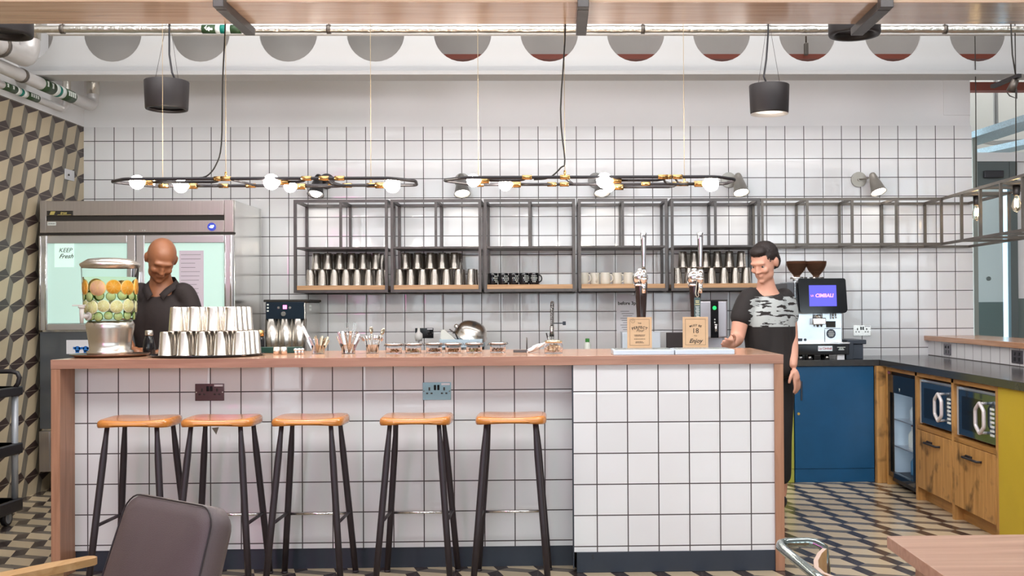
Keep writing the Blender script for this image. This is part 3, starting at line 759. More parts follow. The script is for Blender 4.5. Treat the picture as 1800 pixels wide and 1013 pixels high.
for i, px in enumerate((1026, 1046, 1064, 1085, 1105)):
    o = wm_ if i == 0 else copy_tree(wm_); o.location = (XA(px, 8.02, 490), 8.02+.03*(i % 2), zC+.0005); o.scale = (.94, .94, .94); o.rotation_euler = (0, 0, (-.5, -1.3, -.3, -.4, .2)[i])
    o['label'] = 'cream white mug on the shelf, %s of five from the black mugs' % ordn(i); o['group'] = 'white mugs on the shelf'

# ------------------------------------------------------------------ on the bar
ZB = 1.0497
# cup tray with the pyramid of tumblers
tx = XA(350, 5.36, 620)
o = B().lathe([(0, 0), (.262, 0), (.278, .012), (.275, .013), (.260, .006), (0, .006)], (tx+.03, 5.40, ZB), n=56).done('round_tray', M['blackgloss'], root=(tx+.03, 5.40, ZB)); tag(o, 'black round tray under the pyramid of steel tumblers', 'tray')
xs = [XA(px, 5.27, 610) for px in (291.8, 323.6, 356.2, 388.4, 420.4)]
for r in range(4):
    y = 5.27+r*.078; rn = ('front', 'second', 'third', 'rear')[r]
    for i in range(5): 
        if r == 3 and i == 0: continue
        cup(xs[i]+.002*r, y, ZB+.0065, 'steel tumbler on black tray, lower layer, %s row, %s from drinks dispenser' % (rn, ordn(i)), 'tumblers on the black tray', .98)
    for i in range(4): cup((xs[i]+xs[i+1])/2+.006+.002*r, y, ZB+.0065+.1225, 'steel tumbler on black tray, upper layer, %s row, %s from drinks dispenser' % (rn, ordn(i)), 'tumblers on the black tray', .98)

# drinks dispenser
dx, dy = XA(194, 5.42, 600), 5.42; px_m = 1852.5/5.42
def W2(px): return px/px_m
tr = B().lathe([(0, 0), (W2(56), 0), (W2(65), .014), (W2(64), .016), (W2(55), .007), (0, .007)], (dx, dy, ZB), n=56).done('round_tray', M['steel'], root=(dx, dy, ZB)); tag(tr, 'brown metal round tray under the drinks dispenser', 'tray')
M['tray_br'] = mat('bronze_tray', (.28, .17, .12), .25, .9); tr.data.materials[0] = M['tray_br']
t = thing('drinks_dispenser', 'clear drinks dispenser filled with sliced oranges, lemons and cucumber', 'dispenser', (dx, dy, ZB+.008))
def Z(py): return ZB+.008+(624-py)/px_m
B().lathe([(0, Z(624)), (W2(37), Z(624)), (W2(38), Z(617)), (W2(33.5), Z(615)), (W2(35), Z(600)), (W2(38.5), Z(578)), (W2(39.5), Z(571)), (W2(36), Z(564.5)), (0, Z(564.5))], (dx, dy, 0), n=56).done('steel_base', M['steel_v'], t)
B().lathe([(W2(36), Z(564)), (W2(41), Z(559)), (W2(43), Z(548)), (W2(46.5), Z(470)), (W2(47), Z(468)), (W2(45.8), Z(468)), (W2(42), Z(548)), (W2(40), Z(559)), (W2(35), Z(563)), (0, Z(563))], (dx, dy, 0), n=56).done('clear_jar', mat('thin_clear_plastic', (.97, .99, .98), .0, trans=1, ior=1.02), t)
B().lathe([(W2(44.6), Z(474)), (W2(48.5), Z(469)), (W2(49), Z(466)), (W2(36), Z(457.5)), (W2(20), Z(455.5)), (0, Z(455.2))], (dx, dy, 0), n=56).done('steel_lid', M['steel_v'], t)
B().lathe([(0, Z(562)), (W2(38.5), Z(559)), (W2(41), Z(548)), (W2(44), Z(489)), (0, Z(489))], (dx, dy, 0), n=48).done('infused_water', mat('infused_water', (.95, .97, .80), .0, trans=1, ior=1.02), t)
fo, fr, lr, cg, cw = mat('orange_flesh', (.93, .40, .03), .4), mat('orange_rind', (.95, .62, .22), .4), mat('lemon_flesh', (.74, .68, .30), .4), mat('cucumber_skin', (.10, .22, .04), .4), mat('cucumber_flesh', (.52, .62, .25), .4)
lrim = mat('lemon_pith', (.86, .82, .58), .4); pk = mat('grapefruit_flesh', (.90, .50, .30), .4)
def slices(row_py, rpx, Rpx, offs, flesh, rind, name, wedge=True):
    for k, ang in enumerate(offs):
        fl = flesh[k % len(flesh)] if isinstance(flesh, list) else flesh
        a = -PI/2+ang; R = W2(Rpx); jit = ((k*37) % 5-2)*.6
        Mx = Matrix.Translation((dx+R*math.cos(a), dy+R*math.sin(a), Z(row_py+jit))) @ Matrix.Rotation(a+PI/2, 4, 'Z') @ Matrix.Rotation(PI/2, 4, 'X')
        r = W2(rpx)*(1+.06*((k*13) % 3-1))
        b = B().lathe([(0, -.002), (r, -.002), (r, .003), (0, .003)], n=26, M=Mx, m=0).lathe([(0, .0035), (r*.90, .0035), (r*.9, .003)], n=26, M=Mx, m=1)
        if wedge:
            for q in range(9):
                w = 2*PI*q/9; b.box(0, r*.86, -.0004, .0004, .0035, .0040, M=Mx @ Matrix.Rotation(w, 4, 'Z'), m=0)
        b.done(name, [rind, fl], t)
slices(507, 13.2, 42, [-1.45, -.80, -.08, .52, 1.08, 1.7, 2.4, 3.1, -2.2], [fo, fo, pk, fo, fo], fr, 'orange_slice')
slices(522, 8, 41.6, [-1.35, -.93, -.47, .0, .42, .86, 1.3, 1.8, 2.3, 2.8, -1.8, -2.3], cw, cg, 'cucumber_slice', False)
slices(539.5, 11.2, 41, [-1.35, -.80, -.35, .14, .64, 1.15, 1.8, 2.5, -2.0, -2.8], lr, lrim, 'lemon_slice')
slices(556, 7.6, 38.6, [-1.25, -.85, -.1, .32, .72, 1.15, 1.7, -1.8, -.45], cw, cg, 'cucumber_slice', False)
# tap of the dispenser
a = -PI/2-.50; q = Vector((dx+W2(41)*math.cos(a), dy+W2(41)*math.sin(a), Z(556))); u = Vector((math.cos(a), math.sin(a), 0))
B().cyl(q, q+u*.045, .011, n=16).cyl(q+u*.002, q+u*.012, .020, n=20).cyl(q+u*.045+Vector((0, 0, .045)), q+u*.045-Vector((0, 0, .035)), .012, .008, n=16).cyl(q+u*.045+Vector((0, 0, .04)), q+u*.045+Vector((0, 0, .050)), .016, n=16).box(q.x+u.x*.045-.045, q.x+u.x*.045+.02, q.y+u.y*.045-.006, q.y+u.y*.045+.006, q.z+.050, q.z+.057, b=.002).done('tap', mat('clear_tap', (.85, .80, .76), .12, trans=.35, ior=1.3), t)

# dark bottle with metal cap
x = XA(262, 5.62, 610)
t = thing('sauce_bottle', 'dark bottle with silver cap between dispenser and tumblers', 'bottle', (x, 5.62, ZB))
B().lathe([(0, 0), (.029, 0), (.032, .004), (.031, .045), (.026, .075), (.018, .098), (.016, .102), (0, .102)], (x, 5.62, ZB), n=28).done('glass_body', M['blackgloss'], t)
B().lathe([(0, .102), (.020, .102), (.0205, .105), (.0195, .126), (.017, .129), (0, .129)], (x, 5.62, ZB), n=28).done('cap', M['steel_v'], t)

# things by the coffee grinder: jar with gold lid, dark green box, little cups
x = XA(456, 5.80, 590)
t = thing('jar', 'dark jar with gold lid and band behind the tumblers', 'jar', (x, 5.80, ZB))
B().lathe([(0, 0), (.026, 0), (.028, .01), (.028, .07), (.022, .09), (0, .09)], (x, 5.80, ZB), n=24).done('glass_body', M['blackgloss'], t)
B().lathe([(0, .09), (.025, .09), (.025, .122), (0, .122)], (x, 5.80, ZB), n=24).done('lid', M['brass'], t)
x0, x1 = XA(452, 5.74, 610), XA(531, 5.74, 610)
o = B().box(x0, x1, 5.70, 5.76, ZB, ZB+.032, b=.003).done('cutlery_caddy', mat('dark_green', (.01, .05, .04), .4), root=((x0+x1)/2, 5.73, ZB)); tag(o, 'low dark green caddy on the bar behind the two steel pots', 'caddy')
for i, (px, w) in enumerate(((486.5, 6), (499, 5.5))):
    x = XA(px, 5.50, 620); r = w/340
    o = B().lathe([(0, 0), (r, 0), (r, .040), (r*.92, .040), (r*.9, .004), (0, .004)], (x, 5.5, ZB), n=24).done('steel_pot', M['steel_v'], root=(x, 5.5, ZB))
    tag(o, 'small steel pot on the bar, %s' % ('wider one closer to the tumblers' if i == 0 else 'narrower one closer to the cutlery'), 'pot', 'small steel pots')
for i, px in enumerate((520, 525, 530)):
    x = XA(px, 5.48, 620); o = B().ball((x, 5.48+.01*i, ZB+.012), (.008, .008, .012), n=12).ball((x, 5.48+.01*i, ZB+.026), (.012, .010, .008), n=12).done('teaspoon_bowl', M['chrome'], root=(x, 5.48+.01*i, ZB)); o.name = 'metal_clip'
    tag(o, 'tiny shiny metal clip on the bar before the forks, %s from the steel pots' % ordn(i), 'clip', 'shiny clips')

# cutlery bundles fanned out in glasses
def fork_mb(kind):
    b = B(); n = 8
    b.tube([(0, 0, 0), (0, .002, .06), (0, 0, .12)], [.0028, .0022, .0018], n=6)
    if kind == 'spoon': b.ball((0, .002, .142), (.013, .004, .024), n=14)
    elif kind == 'fork':
        b.box(-.010, .010, -.0012, .0012, .118, .140, b=.001)
        for k in (-.0085, -.0028, .0028, .0085): b.box(k-.0014, k+.0014, -.001, .001, .138, .172)
    elif kind == 'knife': b.box(-.006, .007, -.0012, .0012, .10, .175, b=.001)
    else: b.box(-.0075, .0075, -.001, .001, -.002, .125, b=.0008)
    return b
cm = mat('cutlery_steel', (.62, .56, .52), .16, 1); cmb = mat('cutlery_bronze', (.52, .42, .30), .2, 1); cml = mat('cutlery_blue_steel', (.55, .56, .66), .14, 1)
protos = {}
def bundle(px0, px1, py_top, y, items, spread, label, grp, seed, cup_r, hgt):
    rnd = random.Random(seed); cx = XA((px0+px1)/2, y, 620)
    g = B().lathe([(0, 0), (cup_r*.9, 0), (cup_r, hgt), (cup_r*.95, hgt), (cup_r*.85, .004), (0, .004)], (cx, y, ZB), n=28).done('cutlery_glass', mat('glass_tumbler_'+grp[:3]+str(seed), (.95, .97, .97), .03, trans=1, ior=1.1), root=(cx, y, ZB))
    tag(g, 'short glass holding '+label, 'glass', 'cutlery glasses')
    W_ = (XA(px1, y, 620)-XA(px0, y, 620))
    for i, (kind, mt, s, fl) in enumerate(items):
        k = (kind, mt.name)
        f = (i+.5)/len(items)*2-1
        a0 = rnd.uniform(-.6, .6); base = Vector((cx+f*cup_r*.62, y+math.sin(a0)*cup_r*.5, ZB+.006))
        if k not in protos: o = fork_mb(kind).done(kind, mt); protos[k] = o
        else: o = protos[k].copy(); C.objects.link(o)
        ang = f*spread+rnd.uniform(-.04, .04)
        o.scale = (s, s, s); o.location = base; o.rotation_euler = Euler((rnd.uniform(-.15, .15), ang, rnd.uniform(-.5, .5)), 'XYZ')
        tag(o, '%s among the %s, %s from the tumblers' % (kind.replace('_', ' '), label, ordn(i) if i < 8 else ('ninth', 'tenth', 'eleventh', 'twelfth', 'thirteenth')[i-8]), kind.replace('_', ' '), grp)
S_, F_, K_ = 'spoon', 'fork', 'knife'
bundle(536, 583, 602, 5.56, [('table_knife', (cml if i < 4 else cmb), .60+.06*((i*7) % 3), 0) for i in range(13)], .50, 'bronze cutlery with handles up', 'bronze cutlery handles', 3, .036, .045)
bundle(590, 635, 590, 5.56, [('table_knife', cm, .76+.08*((i*5) % 3), 0) if i not in (6, 8) else (F_, cm, .92, 0) for i in range(13)], .50, 'steel forks and handles', 'steel forks in a glass', 5, .038, .05)
bundle(635, 675, 600, 5.58, [((S_, cm, .55+.12*((i*3) % 3), 0) if i not in (5, 9) else (S_, cmb, .82, 0)) for i in range(11)], .50, 'spoons with bowls up', 'spoons in a glass', 8, .034, .045)
x = XA(545, 5.60, 600); o = B().box(-.0085, .0085, -.0012, .0012, 0, .155, b=.001).done('spatula', mat('white_plastic', (.8, .8, .8), .4)); o.location = (x+.028, 5.60, ZB+.004); o.rotation_euler = (0, -.45, 0); tag(o, 'white plastic stick leaning out of the bronze cutlery glass', 'spatula')

# six low clip jars
gj = mat('jar_glass', (.97, .96, .97), .0, trans=1, ior=1.06)
def make_jar():
    t = thing('clip_jar', 'x', 'jar')
    B().lathe([(0, 0), (.038, 0), (.041, .003), (.041, .040), (.038, .044), (.037, .044), (.039, .04), (.039, .004), (0, .004)], n=32).done('glass_body', gj, t)
    B().lathe([(.036, .0445), (.045, .046), (.047, .050), (.045, .054), (.030, .056), (0, .0565)], n=32).done('lid', M['chrome'], t)
    B().tube([(.045*math.cos(a), .045*math.sin(a), .043) for a in [2*PI*k/24 for k in range(24)]], .0016, n=6, closed=True).tube([(.045, 0, .043), (.056, 0, .046), (.050, 0, .055)], .0018, n=6).tube([(-.045, -.01, .043), (-.056, 0, .040), (-.048, 0, .054)], .0018, n=6).done('wire_clip', M['frame'], t)
    return t
jr = make_jar()
fills = [mat('nuts', (.35, .18, .08), .6), mat('seeds', (.45, .38, .2), .6), mat('sugar_brown', (.45, .34, .27), .6)]
for i, px in enumerate((692.5, 726.5, 763, 796.5, 833.5, 875)):
    o = jr if i == 0 else copy_tree(jr); y = 5.52+(0, .01, .05, .0, .02, .04)[i]
    o.location = (XA(px, y, 615), y, ZB); o['label'] = 'low glass clip jar with metal lid on the bar, %s of six from the spoons' % ordn(i); o['group'] = 'clip jars on the bar'; o.rotation_euler = (0, 0, random.uniform(-.5, .5))
    f = B(); rnd = random.Random(i)
    for k in range(26): f.ball((rnd.uniform(-.026, .026), rnd.uniform(-.026, .026), .009+rnd.uniform(0, .012)), (.006, .005, .004), n=6)
    fo_ = f.done('filling', fills[i % 3]); fo_.parent = o; fo_['kind'] = 'stuff'

# short wide glass jar near the taps, with a white cloth
x = XA(973, 5.40, 615)
t = thing('cookie_jar', 'short wide glass jar full of pale sweets near the sink tap', 'jar', (x, 5.40, ZB))
B().lathe([(0, 0), (.044, 0), (.047, .004), (.047, .045), (.042, .052), (.043, .056), (.041, .056), (.040, .05), (.045, .044), (.045, .005), (0, .005)], (x, 5.4, ZB), n=32).done('glass_body', gj, t)
B().lathe([(.040, .056), (.045, .057), (.045, .066), (.030, .070), (0, .071)], (x, 5.4, ZB), n=32).done('lid', mat('pale_gold', (.75, .66, .45), .15, .8), t)
b = B(); rnd = random.Random(4)
for k in range(70):
    a = rnd.uniform(0, 6.28); r = rnd.uniform(0, .036); b.ball((x+r*math.cos(a), 5.4+r*math.sin(a), ZB+.012+rnd.uniform(0, .030)), rnd.uniform(.005, .008), n=7)
o = b.done('sweets', mat('pale_sweets', (.78, .60, .40), .35), t); o['kind'] = 'stuff'
# rolled white cloth lying against the jar
b = B(); bm = b.bm
A0 = AY(928, 620, 5.52); A1 = AY(962, 605, 5.62)
n = 14; rows = []
for i in range(n+1):
    s_ = i/n; c = Vector((A0.x, 5.52, ZB+.008)).lerp(Vector((A1.x, 5.60, ZB+.052)), s_); w = .030*(.35+.65*math.sin(PI*min(1, s_*1.1+.08)))
    rows.append([bm.verts.new(c+Vector((.006*math.sin(k*1.3+i), math.cos(2*PI*k/16)*w*1.2, math.sin(2*PI*k/16)*w*.45*(1+.18*math.sin(3*k))))) for k in range(16)])
for A, D in zip(rows, rows[1:]):
    for k in range(16): q = bm.faces.new((A[k], A[(k+1) % 16], D[(k+1) % 16], D[k])); q.smooth = True
bm.faces.new(rows[0][::-1]); bm.faces.new(rows[-1])
tag(b.done('folded_cloth', mat('white_cloth', (.82, .80, .80), .8)), 'folded white cloth leaning beside the short glass jar', 'cloth')
# dark metal rack piece
a0 = AY(903, 621, 5.6); 
o = B().box(a0.x, a0.x+.085, 5.55, 5.62, ZB, ZB+.006).box(a0.x, a0.x+.085, 5.55, 5.556, ZB+.006, ZB+.014).cyl((a0.x+.07, 5.60, ZB), (a0.x+.07, 5.60, ZB+.078), .0035, n=8).done('bill_spike', M['frame'], root=(a0.x+.04, 5.58, ZB)); tag(o, 'dark metal bill spike lying on the bar before the white cloth', 'bill spike')

# drip trays
zt_ = ZB
for i, (p0, p1) in enumerate(((1078, 1185.5), (1186.5, 1291.5))):
    x0, x1 = XA(p0, 5.16, 620), XA(p1, 5.16, 620)
    t = thing('drip_tray', ('steel drip tray on the bar in front of the card with the perfect pour', 'steel drip tray on the bar in front of the card about age')[i], 'drip tray', ((x0+x1)/2, 5.27, ZB), 'drip trays on the bar')
    B().box(x0, x1, 5.16, 5.40, ZB, ZB+.024, b=.003).done('pan', mat('tray_steel_%d' % i, (.58, .66, .74), .3, .35), t)
    b = B()
    for k in range(12): b.box(x0+.012, x1-.012, 5.175+k*.0185, 5.175+k*.0185+.009, ZB+.024, ZB+.0265)
    b.done('grille', M['steel'], t)
# kraft cards with writing
def card(p0, p1, py0, py1, y, label):
    a, c = AY(p0, py0, y), AY(p1, py1, y)
    t = thing('card_sign', label, 'sign', ((a.x+c.x)/2, y, c.z), 'kraft card signs')
    B().box(a.x, c.x, y, y+.004, ZB+.0267, a.z).done('card', M['kraft'], t)
    w = c.x-a.x; b = B(); z1, z0 = a.z, ZB+.0267; i = w*.10; e = y-.0006
    b.box(a.x+i, c.x-i, e, y, z1-i*.9, z1-i*.9+.0012).box(a.x+i, c.x-i, e, y, z0+i*1.0, z0+i*1.0+.0012).box(a.x+i, a.x+i+.0012, e, y, z0+i, z1-i*.9).box(c.x-i-.0012, c.x-i, e, y, z0+i, z1-i*.9).done('border_line', M['ink'], t)
    return t, (a.x+c.x)/2, w, z0, z1, y-.0008
t, x, w, z0, z1, yy = card(1102.5, 1146, 558, 614, 5.37, 'kraft card sign reading the perfect pour, in front of the first beer tap')
h = z1-z0
b = B().text('THE', .010, (x, yy, z0+h*.80), d=.0003).text('PERFECT', .0185, (x, yy, z0+h*.665), d=.0003, bold=.0004, arc=.10, space=1.15).text('Pour', .020, (x+.002, yy, z0+h*.565), d=.0003, shear=.4)
for k, (zz, ww) in enumerate(((.42, .056), (.385, .050), (.29, .056), (.20, .040), (.165, .044))):
    q = x-ww/2
    while q < x+ww/2-.004:
        l = random.choice((.004, .006, .009)); b.box(q, min(q+l, x+ww/2), yy-.0003, yy+.0003, z0+h*zz-.0011, z0+h*zz+.0014); q += l+.0018
b.tube([(x-w*.27+.010*math.cos(q*.4), yy, z1-h*.12+.010*math.sin(q*.4)) for q in range(16)], .0006, n=4, closed=True).text('P', .010, (x-w*.27, yy, z1-h*.12), d=.0002).done('printed_text', M['ink'], t)
t, x, w, z0, z1, yy = card(1200, 1245, 557.5, 613.5, 5.37, 'kraft card sign about being eighteen to enjoy, in front of the second beer tap')
h = z1-z0
B().text('MUST BE', .014, (x, yy, z0+h*.72), d=.0003, arc=.075, space=1.2, bold=.0003).text('18', .036, (x, yy, z0+h*.54), d=.0003).text('TO', .011, (x, yy, z0+h*.38), d=.0003).text('Enjoy', .030, (x, yy, z0+h*.215), d=.0003, shear=.35, bold=.0005).done('printed_text', M['ink'], t)

# beer taps
def tap(px, label, y=5.62, lab=False):
    x = XA(px, y, 520); zz = lambda py: AY(px, py, y).z
    t = thing('beer_tap', label, 'beer tap', (x, y, ZB), 'beer taps')
    B().lathe([(0, ZB-zz(560)), (.052, ZB-zz(560)), (.055, ZB-zz(560)+.012), (.034, ZB-zz(560)+.03), (.026, -.03), (.024, .0), (.030, zz(525)-zz(560)), (.034, zz(500)-zz(560)), (.032, zz(494)-zz(560)), (0, zz(494)-zz(560))], (x, y, zz(560)), n=30).done('column', mat('tap_column_'+str(px), (.03, .018, .016), .12), t)
    c = Vector((x-.004, y, zz(488)))
    B().ball(c, (.042, .036, .040), n=26).cyl(c+Vector((0, 0, .03)), c+Vector((0, 0, .048)), .020, .014, n=18).cyl(c-Vector((0, 0, .036)), c-Vector((0, 0, .046)), .034, n=26).done('chrome_head', M['chrome'], t)
    f = Vector((x+.010 if not lab else x+.022, y-.052, zz(487)))
    B().cyl(f+Vector((0, .052, .0)), f, .013, n=18).cyl(f+Vector((0, 0, .035)), f-Vector((0, 0, .03)), .0165, n=20).cyl(f-Vector((0, 0, .01)), f-Vector((0, 0, .020)), .020, n=22).cyl(f-Vector((0, 0, .03)), f-Vector((0, 0, .088)), .0125, .010, n=18).done('faucet', M['chrome'], t)
    B().lathe([(0, 0), (.010, 0), (.0095, .02), (.011, .05), (.0155, .160), (.017, .195), (.014, .199), (0, .199)], f+Vector((0, 0, .035)), n=6).done('handle', mat('tap_handle_'+str(px), (.66, .64, .66), .14, 1), t)
    B().cyl(f+Vector((0, 0, .030)), f+Vector((0, 0, .042)), .012, n=16).done('handle_collar', M['ink'], t)
    return t, f
t1, f1 = tap(1127, 'chrome headed beer tap column behind the perfect pour card')
t2, f2 = tap(1222, 'chrome headed beer tap column with a hanging pump label behind the age card', lab=True)
lx, lz = AY(1226, 560, 5.54).x, AY(1226, 523, 5.54).z
t = thing('pump_label', 'dark teal pump label hanging by a string from the second beer tap', 'label', (lx, 5.54, lz))
hh = lz-AY(1226, 574, 5.54).z
B().prism([(-.0165, -.005), (-.012, 0), (.012, 0), (.0165, -.005), (.0165, -hh+.03), (0, -hh), (-.0165, -hh+.03)], .003, Matrix.Translation((lx, 5.543, lz)) @ Euler((PI/2, 0, 0)).to_matrix().to_4x4()).done('label_plate', mat('label_teal', (.07, .115, .115), .5), t)
b = B()
b.box(lx-.010, lx+.010, 5.5385, 5.5396, lz-.021, lz-.016).box(lx-.009, lx+.010, 5.5385, 5.5396, lz-.029, lz-.0245).text('LAGER', .009, (lx, 5.5388, lz-.037), d=.0002, bold=.0004)
b.done('printed_text', mat('label_gold', (.62, .58, .32), .5), t)
b = B()
for k in range(11): b.box(lx-.010+.002*(k % 3), lx+.010-.002*(k % 2), 5.5386, 5.5398, lz-.050-k*.0066, lz-.0475-k*.0066)
b.done('small_print', M['lwhite'], t)
B().tube([(lx, 5.541, lz), (lx-.008, 5.54, lz+.012), (lx-.010, 5.535, lz+.022), (f2.x-.022, f2.y+.01, lz+.05), (f2.x-.018, f2.y, f2.z-.02), (f2.x+.0, f2.y-.018, f2.z-.004), (f2.x+.018, f2.y, f2.z-.01), (f2.x-.004, f2.y-.016, f2.z-.035), (lx+.004, 5.538, lz+.022), (lx+.008, 5.54, lz+.010), (lx, 5.541, lz)], .0016, n=6).done('string', mat('string', (.75, .68, .55), .8), t)

# ------------------------------------------------------------------ back worktop and its cabinets
YB_, ZW = 7.655, .893
wt = thing('back_worktop', 'dark worktop along the tiled back wall behind the bar', 'worktop', (0, 7.95, ZW))
B().box(-2.22, 2.33, YB_-.015, YW-.002, ZW-.045, ZW, b=.002).done('slab', M['worktop'], wt)
def cabinet(x0, x1, m, label, handle):
    t = thing('base_cabinet', label, 'cabinet', ((x0+x1)/2, 7.97, 0), 'coloured base cabinets')
    B().box(x0, x1, YB_+.02, YW-.001, 0.0, ZW-.046).done('body', M['pine_x'] if False else m, t)
    d = B().box(x0+.002, x1-.002, YB_, YB_+.019, .10, ZW-.048, b=.0015).done('door', m, t)
    B().box(x0+.002, x1-.002, YB_+.004, YB_+.019, 0.001, .098).done('plinth', m, t)
    hx = x0+.05 if handle > 0 else x1-.05
    B().box(hx-.006, hx+.006, YB_-.012, YB_-.0005, .60, .74, b=.003).done('handle', M['skirt'], d)
    if handle > 0 and m is M['blue']: B().cyl((x0+.028, YB_-.008, .502), (x0+.028, YB_-.0005, .502), .010, n=16).done('lock', M['chrome'], d)
    return t
xd = 1.708
cabinet(xd, 2.293, M['blue'], 'blue base cabinet under the coffee machine', 1)
cabinet(xd-.60, xd-.004, M['olive'], 'olive green base cabinet beside the blue one behind the bar end', -1)
B().box(-2.2, xd-.604, YB_+.02, YW-.001, 0, ZW-.046).done('support_panel', M['frame'], wt)

# ------------------------------------------------------------------ side run: worktop, fridge, two microwaves, drawers, mustard panel
XS, YE = 2.355, 3.9
st_ = thing('side_worktop', 'dark polished worktop of the side run meeting the back worktop', 'worktop', (2.62, 6.0, ZW))
B().box(2.331, 2.918, YE, YW, ZW-.045, ZW, b=.002).done('slab', M['worktop'], st_)
up = thing('upstand', 'low tiled upstand with an oak ledge along the side run', 'upstand', (3.0, 6.0, ZW))
B().box(2.918, 3.10, YE, YW, 0, 1.010).done('tiled_wall', M['tile_up'], up)
M['oak_y'] = wood('oak_ledge', (.42, .20, .10), (.60, .33, .19), 'y', .2)
B().box(2.885, 3.32, YE, YW-.001, 1.0105, 1.048, b=.002).done('oak_ledge', M['oak_y'], up)
for i, (pxa, pxb) in enumerate(((1660.5, 1672.5), (1780, 1797))):
    ya, yb = [(lambda d: 2.918/d.x*d.y)(_ray(p, 655)) for p in (pxa, pxb)]
    t = thing('power_socket', ('dark double socket on the low tiled upstand close to the back wall', 'dark double socket on the low tiled upstand further from the back wall')[i], 'socket', (2.918, (ya+yb)/2, .95), 'upstand sockets')
    if i: ya, yb = ya, yb-.02
    B().box(2.911, 2.9175, yb, ya, .912, .995, b=.001).done('faceplate', mat('socket_upstand_%d' % i, (.16, .14, .16), .25, .8), t)
    for k in (.3, .7):
        ym = yb+(ya-yb)*k; B().box(2.909, 2.911, ym-.012, ym+.012, .925, .95).box(2.907, 2.911, ym-.006, ym+.006, .962, .982).done('switch', M['blackgloss'], t)
B().box(XS+.03, 2.915, 7.58, YW-.002, 0, ZW-.046).done('x', M['pine'])
o = bpy.data.objects['x']; o.name = 'corner_post'; tag(o, 'rustic pine corner post between blue cabinet and glass door fridge', 'post')
B().box(2.295, XS+.03, 7.60, 7.655, 0, ZW-.046, b=.001).done('x', M['pine']); o = bpy.data.objects['x']; o.name = 'corner_filler'; tag(o, 'pine filler strip closing the cabinet corner', 'filler')
# frame of the run: uprights and rails
run = thing('cabinet_frame', 'rustic pine carcass of the side run around fridge and microwaves', 'cabinet', (2.6, 6.5, 0))
up_y = (7.555, 6.93, 6.283, 5.640)
for y in up_y: B().box(XS, 2.90, y-.018, y+.018, .0, ZW-.046, b=.001).done('upright', M['pine'], run)
B().box(XS, 2.90, 5.658, 7.537, ZW-.075, ZW-.046, b=.001).done('top_rail', M['pine_x'], run)
for a, c in ((5.658, 6.265), (6.301, 6.912)): B().box(XS, 2.90, a, c, .474, .500, b=.001).done('shelf_rail', M['pine_x'], run)
B().box(2.88, 2.90, 5.658, 7.537, .0, ZW-.076).done('back_panel', M['frame'], run)
for a, c in ((5.658, 6.265), (6.301, 6.912)): B().box(XS+.055, XS+.075, a, c, .0, .09).done('plinth', M['pine_x'], run)
def drawer(a, c, label):
    t = thing('drawer_unit', label, 'drawer', (XS, (a+c)/2, .28), 'rustic pine drawer fronts')
    B().box(XS-.002, XS+.018, a+.004, c-.004, .092, .470, b=.0015).done('front', M['pine'], t)
    B().box(XS+.018, 2.86, a+.02, c-.02, .10, .46).done('box', M['pine_x'], t)
    m_ = (a+c)/2; b = B().tube([(XS-.002, m_-.115, .405), (XS-.026, m_-.105, .405), (XS-.028, m_+.105, .405), (XS-.002, m_+.115, .405)], .007, n=8)
    b.box(XS-.010, XS-.0025, m_+.02, m_+.11, .398, .418, b=.002).done('handle', M['black'], t)
drawer(6.301, 6.912, 'rustic pine drawer front under the microwave beside the glass door fridge')
drawer(5.658, 6.265, 'rustic pine drawer front under the microwave beside the mustard panel')
def microwave(a, c, label):
    t = thing('microwave', label, 'microwave', (XS, (a+c)/2, .5005), 'built in microwaves')
    X0 = XS+.022; a, c = a+.012, c-.012; z0, z1 = .512, .80
    B().box(X0+.012, 2.80, a, c, z0, z1, b=.004).box(X0-.004, X0+.0115, a-.006, a+.008, z0, z1).box(X0-.004, X0+.0115, c-.030, c+.006, z0, z1).done('body', mat('mw_steel_%d' % int(a*100), (.60, .66, .72), .3, .5), t)
    d = B().box(X0-.010, X0+.011, a+.010, c-.034, z0+.006, z1-.012, b=.003).done('door', mat('mirror_door_%d' % int(a*100), (.16, .21, .25), .04, .85), t)
    B().box(X0-.0115, X0-.0101, a+.20, c-.09, z0+.045, z1-.05).done('window', M['blackgloss'], d)
    yc, zc = a+.135, (z0+z1)/2-.0
    pts = rounded([(X0-.05, yc-.058, zc-.045), (X0-.05, yc, zc-.086), (X0-.05, yc+.058, zc-.045), (X0-.05, yc+.058, zc+.045), (X0-.05, yc, zc+.086), (X0-.05, yc-.058, zc+.045)], .012, 3)
    b = B().tube(pts, .011, n=10, closed=True).cyl((X0-.05, yc, zc+.082), (X0-.008, yc, zc+.082), .008, n=10).cyl((X0-.05, yc, zc-.082), (X0-.008, yc, zc-.082), .008, n=10)
    b.done('handle', mat('handle_satin_%d' % int(a*100), (.78, .72, .72), .3, .3), d)
    b = B()
    for k in range(7): b.box(X0-.0125, X0-.0101, a+.03, a+.085, z0+.05+k*.024, z0+.062+k*.024)
    b.done('keypad', M['lwhite'], d)
    for yy in (a+.05, c-.05): B().cyl((X0+.05, yy, .5005), (X0+.05, yy, z0), .012, n=12).cyl((2.75, yy, .5005), (2.75, yy, z0), .012, n=12).done('foot', M['black'], t)
microwave(6.301, 6.912, 'steel microwave with dark door beside the glass door fridge')
microwave(5.658, 6.265, 'steel microwave with dark door beside the mustard panel')
o = B().box(XS-.001, 2.915, YE, 5.620, 0, ZW-.046, b=.001).done('end_cabinet', M['yellow']); tag(o, 'plain mustard yellow cabinet end of the side run', 'cabinet')
